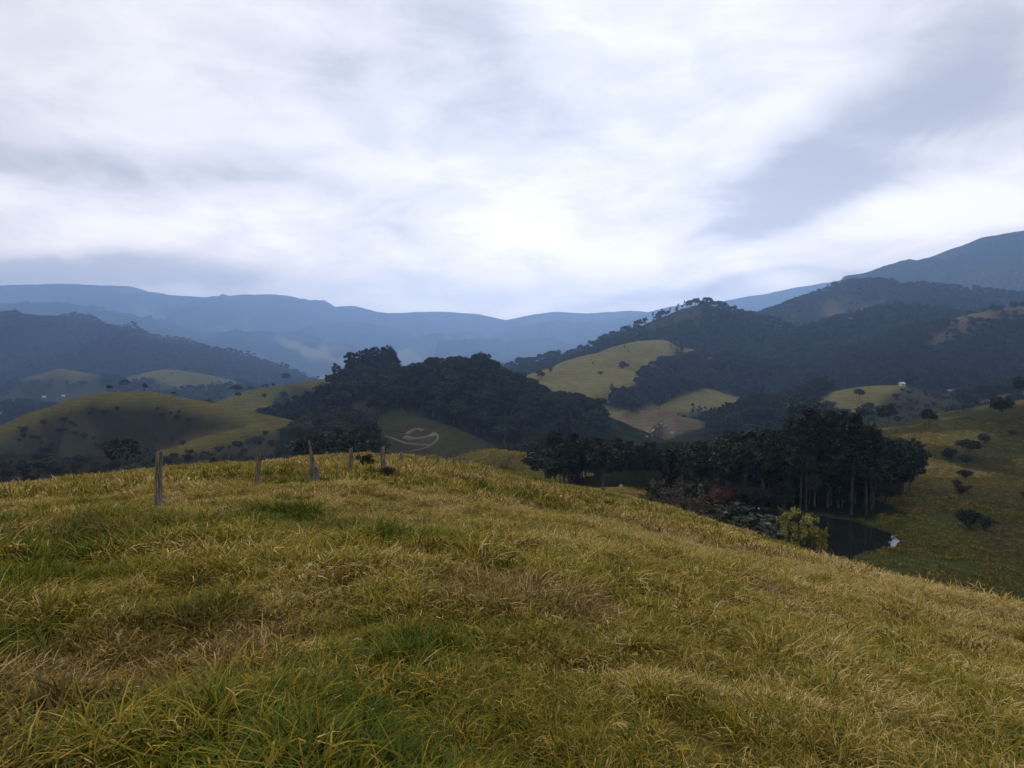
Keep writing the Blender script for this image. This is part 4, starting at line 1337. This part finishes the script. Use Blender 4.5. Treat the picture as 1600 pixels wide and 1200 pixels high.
POSTS = [
    (247, 705, 18.0, .085, (.00, .02), 'round', 0, 'nearest grey weathered fence post, leftmost of the row'),
    (402, 710, 22.0, .062, (.02, .0), 'round', 0, 'slim grey fence post, second from the left in the row'),
    (489, 685, 24.0, .165, (-.05, .0), 'split', 0, 'thick split fence post with a tall broken sliver on top'),
    (548, 700, 33.0, .085, (.06, .0), 'round', 0, 'slightly leaning fence post, fourth from the left beside the round bush'),
    (598, 698, 31.0, .095, (.0, .0), 'round', 0, 'stout straight fence post right of the round bush'),
    (628, 707, 42.0, .095, (.0, .0), 'round', 0, 'sixth fence post from the left, standing in brown weeds'),
    (650, 715, 50.0, .085, (.0, .0), 'round', 1, 'short dark fence post, seventh from the left'),
    (667, 709, 47.0, .105, (.03, .0), 'round', 0, 'pale fence post before the looping dirt track, eighth from the left'),
    (684, 712, 55.0, .105, (.0, .0), 'round', 1, 'dark thick fence post, ninth from the left'),
    (697, 719, 60.0, .08, (.0, .0), 'round', 1, 'shortest nearly black fence post near the end of the row'),
    (709, 711, 56.0, .085, (-.02, .0), 'round', 0, 'grey fence post, eleventh from the left before the grassy knoll'),
    (719, 710, 60.0, .08, (.02, .0), 'round', 0, 'grey fence post, last but one of the row'),
    (731, 718, 64.0, .08, (.0, .0), 'round', 0, 'last faint fence post at the right end of the row'),
]
for i, (px, ptop, D, r_, lean, style, dark, lb) in enumerate(POSTS):
    a = P(px, ptop, D); z = tz1(a[0], a[1])
    me = post_mesh(max(.6, a[2] - z), r_ * 1.12, lean, i + 3, style, M_POSTDARK if dark and i == 9 else M_POST)
    o = link_mesh('fence_post', me); o.location = (a[0] - lean[0] * .8, a[1], z)
    tag(o, lb, 'fence post', 'weathered fence posts along the pasture brow')
tiny = post_mesh(1.5, .13, (.02, 0), 44)
for i, px in enumerate((1394, 1402, 1410, 1419, 1428, 1437, 1447, 1458)):
    py = float(np.interp(px, [1385, 1450, 1520], [695, 680, 662])); D = float(np.interp(px, [1385, 1450, 1520], [205, 212, 220]))
    a = P(px, py, D); o = link_mesh('fence_post', tiny.copy()); o.location = (a[0], a[1], tz1(a[0], a[1]))
    tag(o, 'tiny fence post on the crest of the right slope', 'fence post', 'tiny fence posts on the right slope crest')

# ------------------------------------------------------------------ houses and stones
def house(loc, rz, L_, W_, H_, label, roof_mat, rise=.9):
    o = empty('house', loc, rz); tag(o, label, 'house')
    x, y = L_ / 2, W_ / 2
    v_ = [(-x, -y, -1), (x, -y, -1), (x, y, -1), (-x, y, -1), (-x, -y, H_), (x, -y, H_), (x, y, H_), (-x, y, H_), (-x, 0, H_ + rise), (x, 0, H_ + rise)]
    me = bpy.data.meshes.new('wall'); me.from_pydata(v_, [], [(0, 1, 5, 4), (2, 3, 7, 6), (1, 2, 6, 9, 5), (3, 0, 4, 8, 7)]); me.materials.append(M_WALL)
    link_mesh('wall', me, o)
    e_ = .4; t_ = .12
    rv = [(-x - e_, -y - e_, H_ - .25), (x + e_, -y - e_, H_ - .25), (x + e_, 0, H_ + rise + .06), (-x - e_, 0, H_ + rise + .06), (-x - e_, y + e_, H_ - .25), (x + e_, y + e_, H_ - .25)]
    rv += [(a_, b_, c_ + t_) for a_, b_, c_ in rv]
    rf = [(0, 3, 2, 1), (3, 4, 5, 2), (6, 7, 8, 9), (9, 8, 11, 10), (0, 1, 7, 6), (4, 10, 11, 5), (0, 6, 9, 3), (3, 9, 10, 4), (1, 2, 8, 7), (2, 5, 11, 8)]
    me = bpy.data.meshes.new('roof'); me.from_pydata(rv, [], rf); me.materials.append(roof_mat)
    link_mesh('roof', me, o)

    def panel(nm, cx_, z0, w_, hh):
        b_ = -y - .03
        me = bpy.data.meshes.new(nm)
        me.from_pydata([(cx_ - w_ / 2, b_, z0), (cx_ + w_ / 2, b_, z0), (cx_ + w_ / 2, b_, z0 + hh), (cx_ - w_ / 2, b_, z0 + hh),
                        (cx_ - w_ / 2, b_ + .02, z0), (cx_ + w_ / 2, b_ + .02, z0), (cx_ + w_ / 2, b_ + .02, z0 + hh), (cx_ - w_ / 2, b_ + .02, z0 + hh)], [],
                       [(0, 1, 2, 3), (0, 4, 5, 1), (1, 5, 6, 2), (2, 6, 7, 3), (3, 7, 4, 0)])
        me.materials.append(M_DARK); link_mesh(nm, me, o)
    panel('door', 0, 0, .9, min(2.05, H_ * .85))
    panel('window', -L_ * .32, H_ * .4, L_ * .14, H_ * .35); panel('window', L_ * .32, H_ * .4, L_ * .14, H_ * .35)
    return o


for px, py, rmin, L_, W_, H_, rz, rm, lb in [
    (1409, 603, 400, 3.4, 2.8, 1.9, .2, M_PALEROOF, 'tiny white house on the top of the small bright hill'),
    (10, 647, 900, 13, 7, 2.6, .1, M_PALEROOF, 'long white shed at the far left edge of the valley hamlet'),
    (42, 633, 900, 6, 4.5, 2.2, -.2, M_PALEROOF, 'small pale house left of centre in the valley hamlet'),
    (51, 630, 900, 6, 4.5, 2.2, .3, M_ROOF, 'small tiled house beside the pale one in the valley hamlet'),
    (69, 621, 900, 6, 4.5, 2.4, 0, M_PALEROOF, 'white house in the middle of the valley hamlet'),
    (99, 620, 900, 5, 4, 2.4, .4, M_PALEROOF, 'white house nearest the crest of the left hill in the hamlet'),
    (1447, 597, 500, 5, 4, 2.2, .3, M_PALEROOF, 'pale farmhouse among dark scrub behind the right slope'),
    (1486, 614, 400, 5, 4, 2.2, -.3, M_ROOF, 'tiled farmhouse among scrub, right of the pale farmhouse'),
    (536, 524, 2000, 12, 8, 3.2, .2, M_PALEROOF, 'white farm building far off below the blue mountains'),
]:
    a = pick(px, py, rmin)
    house(tuple(a), rz, L_, W_, H_, lb, rm)


def stone(loc, sx, sy, sz, label, group=None, seed=0):
    rng = np.random.default_rng(seed)
    import bmesh
    bm = bmesh.new(); bmesh.ops.create_icosphere(bm, subdivisions=2, radius=1)
    for v_ in bm.verts:
        v_.co *= 1 + rng.uniform(-.18, .12); v_.co.x *= sx; v_.co.y *= sy; v_.co.z *= sz
    me = bpy.data.meshes.new('stone'); bm.to_mesh(me); bm.free(); me.materials.append(M_STONE)
    o = link_mesh('stone', me); o.location = loc
    return tag(o, label, 'stone', group)


a = pick(970, 760, 100); stone(tuple(a), .38, .3, .42, 'small white stone on the grassy shoulder below the brow', seed=3)
for q in range(14):
    px, py = random.uniform(1009, 1052), 0
    py = float(np.interp(px, [1009, 1030, 1052], [682, 676, 677])) + random.uniform(-2, 2)
    a = pick(px, py, 300)
    stone(tuple(a), random.uniform(.5, 1.3), random.uniform(.4, .9), random.uniform(.25, .5), 'pale rock in the outcrop at the foot of the golden hill', 'pale rocks below the golden hill', seed=q)

# ------------------------------------------------------------------ grass
def tuft_mesh(kind, seed):
    rng = np.random.default_rng(seed)
    n, Rr, (h0, h1), w0, bend, fold = {
        'lush': (80, .17, (.12, .30), .0036, .75, .06), 'mixed': (85, .20, (.08, .27), .0034, .95, .18), 'straw': (80, .25, (.08, .28), .0038, 1.2, .36),
        'far': (44, .34, (.10, .29), .0105, .7, .15), 'mat': (60, .26, (.05, .16), .0045, 1.2, .5)}[kind]
    seg = 5
    sv = np.linspace(0, 1, seg + 1)
    V, T, B, Al = [], [], [], []
    o = 0
    for q in range(n):
        th, rr_ = rng.uniform(0, 6.283), Rr * math.sqrt(rng.random())
        bx, by = rr_ * math.cos(th), rr_ * math.sin(th)
        da = th + rng.normal() * 1.0
        hh = rng.uniform(h0, h1) * (1.15 - .4 * rr_ / Rr)
        ln = hh * rng.uniform(.15, bend * 1.25)
        folded = rng.random() < fold
        kn = rng.uniform(.35, .7)
        ww = w0 * rng.uniform(.6, 1.5) * (1.6 if folded else 1)
        cdx, cdy = math.cos(da), math.sin(da)
        curl = rng.normal() * .8
        bt = min(1, max(0, rng.normal(.5, .26) + (.25 if folded else 0)))
        pts = []
        for s_ in sv:
            if folded and s_ > kn:
                f_ = s_ - kn
                x_ = ln * kn ** 1.6 + hh * f_ * 1.05; z_ = hh * (kn - .25 * kn * kn) - hh * f_ * .45
            else:
                x_ = ln * s_ ** 1.8; z_ = hh * (s_ - .32 * bend * s_ ** 2.4)
            y_ = curl * x_ * s_ * .6
            pts.append((bx + x_ * cdx - y_ * cdy, by + x_ * cdy + y_ * cdx, z_ - .02))
        px_, py_ = -cdy, cdx
        tw = rng.uniform(-.6, .6)
        for i, p_ in enumerate(pts[:-1]):
            wd = ww * (1 - (i / seg) ** 1.7) + .0006
            V += [(p_[0] + px_ * wd, p_[1] + py_ * wd, p_[2] + tw * wd), (p_[0] - px_ * wd, p_[1] - py_ * wd, p_[2] - tw * wd)]
            Al += [sv[i]] * 2
        V.append(pts[-1]); Al.append(1.0)
        for i in range(seg - 1):
            a_ = o + 2 * i
            T += [(a_, a_ + 1, a_ + 3), (a_, a_ + 3, a_ + 2)]
        T.append((o + 2 * seg - 2, o + 2 * seg - 1, o + 2 * seg))
        B += [bt] * (2 * seg + 1)
        o += 2 * seg + 1
    me = np_mesh('tuft', V, np.array(T), [M_GRASS], smooth=False)
    attr(me, 'blade', B); attr(me, 'along', Al)
    return me


TUFTS = ['lush'] * 3 + ['mixed'] * 4 + ['straw'] * 4 + ['mat'] * 2 + ['far'] * 4
GRASS_COL = proto_collection('tuft', [tuft_mesh(q, 900 + i) for i, q in enumerate(TUFTS)])


def grass(name, r0, r1, per_m2, size, label, kinds, half=46.0, fade=1.0, want=(C_GRASS,)):
    area = math.radians(half) * (r1 ** 2 - r0 ** 2)
    n = int(area * per_m2)
    r = np.sqrt(RNG.uniform(r0 ** 2, r1 ** 2, n)); a = np.radians(RNG.uniform(-half, half, n))
    x, y = r * np.sin(a), r * np.cos(a)
    z, lab = terrain(x, y)
    cv = cover(x, y, z, lab) if r1 > 60 else np.full(n, C_GRASS)
    pd = poly_sdf(x, y, POND_XY)
    ok = np.isin(cv, want) & visible(x, y, z + .5, .3) & (pd > .4)
    if r1 < 30: ok &= (fbm(x, y, .62, 2, 690) + .5 * fbm(x, y, 1.9, 2, 691) > -.55) | (RNG.random(n) < .25)
    x, y, z, r = x[ok], y[ok], z[ok], r[ok]; cv = cv[ok]; n = len(x)
    big = fbm(x, y, 7.0, 3, 610); mid = fbm(x, y, 1.5, 3, 620); sm = fbm(x, y, .5, 2, 630); wide = fbm(x, y, 24, 2, 640)
    green = sstep(.15, .75, big * .6 + mid * .45 + .18 * sm)                       # green islands
    def spot(cx_, cy_, r_): return np.exp(-((x - cx_) ** 2 + (y - cy_) ** 2) / r_ ** 2)
    green = np.maximum(green, np.clip(.95 * spot(-.95, 3.7, .75) + .8 * spot(-.9, 5.6, .7) + .8 * spot(-2.4, 13.5, 1.2) + .7 * spot(-7.5, 14.5, 1.5), 0, 1) * np.clip(.55 + .75 * mid + .35 * sm, 0, 1))
    # greener in the near left and centre foreground, drier towards the right brow
    bias = .10 * sstep(-3, -9, x) * 0 + .16 * sstep(9, 3, r) * sstep(2.2, -1.5, x) - .14 * sstep(0, 20, x)
    tint = np.clip(.53 + .08 * sstep(6, 35, r) - .34 * green - bias + .12 * wide + RNG.normal(0, .09, n), 0.02, .95)
    straw = sstep(.1, .6, fbm(x, y, 1.1, 3, 650)) * (1 - green)
    tint = np.clip(tint + .16 * straw, 0, 1)
    dusk = np.clip(sstep(.35, .8, fbm(x, y, 2.6, 3, 660)) * .8 + .20 * sstep(13, 4, r) + RNG.normal(0, .12, n), 0, .9) * (1 - .6 * green)
    dusk = np.clip(dusk + .6 * spot(-6.8, 11.0, 1.8) + .55 * spot(-2.7, 5.7, .75) + .4 * spot(2.4, 3.4, 1.0), 0, .9)  # hollows painted in as darker brown tufts
    tint = np.where(cv == C_LUSH, (.34 + RNG.normal(0, .08, n)) * 1.0, np.where(cv == C_MEADOW, np.clip(tint - .04, 0, 1), tint))
    dusk = np.where(np.isin(cv, (C_SCRUB, C_SHADE_OLIVE, C_LUSH)), np.clip(.58 + RNG.normal(0, .15, n), 0, 1), dusk)  # shade on the right slope put into the tufts as brown
    tint = np.where(np.isin(cv, (C_SCRUB, C_SHADE_OLIVE)), .30 + RNG.normal(0, .08, n), tint)
    kd = np.array([TUFTS.index(kinds[0])] * n)
    choose = RNG.random(n)
    for i in range(n):
        if len(kinds) == 1: nm = kinds[0]
        elif choose[i] < .12: nm = 'mat'
        elif green[i] > .5: nm = 'lush' if choose[i] < .75 else 'mixed'
        elif straw[i] > .45: nm = 'straw' if choose[i] < .8 else 'mixed'
        else: nm = 'mixed' if choose[i] < .72 else 'straw'
        kd[i] = TUFTS.index(nm) + RNG.integers(0, TUFTS.count(nm))
    clump = .70 + .55 * sstep(-.6, .7, fbm(x, y, 1.0, 3, 670)) + .25 * green
    sc = size * clump * RNG.uniform(.75, 1.3, n)
    tilt = RNG.normal(0, .16, (n, 2))
    return mass(name, np.column_stack([x, y, z]), kd, np.column_stack([tilt, RNG.uniform(0, 6.28, n)]), np.column_stack([sc, sc, sc * RNG.uniform(.8, 1.2, n)]),
                GRASS_COL, label, 'grass', {'tint': tint, 'dusk': dusk})


grass('grass', 0.9, 9.0, 125, .86, 'long tangled green and straw coloured grass closest to the viewer', ['lush', 'mixed', 'straw', 'mat'])
grass('grass', 9.0, 26.0, 42, 1.05, 'yellow green grass on the pasture around the nearest fence posts', ['lush', 'mixed', 'straw', 'mat'])
grass('grass', 26.0, 118.0, 7.5, 1.25, 'golden grass on the pasture brow and right flank', ['far'])
grass('grass', 75.0, 270.0, 1.1, 1.6, 'rough meadow grass around the pond and on the right slope', ['far'], want=(C_MEADOW, C_LUSH, C_SHADE_OLIVE, C_SCRUB))

# ------------------------------------------------------------------ haze in the valley air
hb, ht = float(GZ.min()) - 1.0, float(GZ.max()) + 30.0
X = 10400.0
hv = [(-X, -X, hb), (X, -X, hb), (X, X, hb), (-X, X, hb), (-X, -X, ht), (X, -X, ht), (X, X, ht), (-X, X, ht)]
me = bpy.data.meshes.new('haze')
me.from_pydata(hv, [], [(0, 3, 2, 1), (4, 5, 6, 7), (0, 1, 5, 4), (1, 2, 6, 5), (2, 3, 7, 6), (3, 0, 4, 7)])
m = bpy.data.materials.new('haze'); m.use_nodes = True
k = NT(m.node_tree)
pv_ = k.n('ShaderNodeVolumePrincipled')
pv_.inputs['Color'].default_value = (*HAZE_COLOUR, 1)
pv_.inputs['Density'].default_value = HAZE_DENSITY
pv_.inputs['Anisotropy'].default_value = 0.6
k.link(pv_.outputs[0], k.n('ShaderNodeOutputMaterial').inputs['Volume'])
me.materials.append(m)
tag(link_mesh('haze', me), 'pale blue haze hanging in the air over the whole valley', 'haze', kind='stuff')
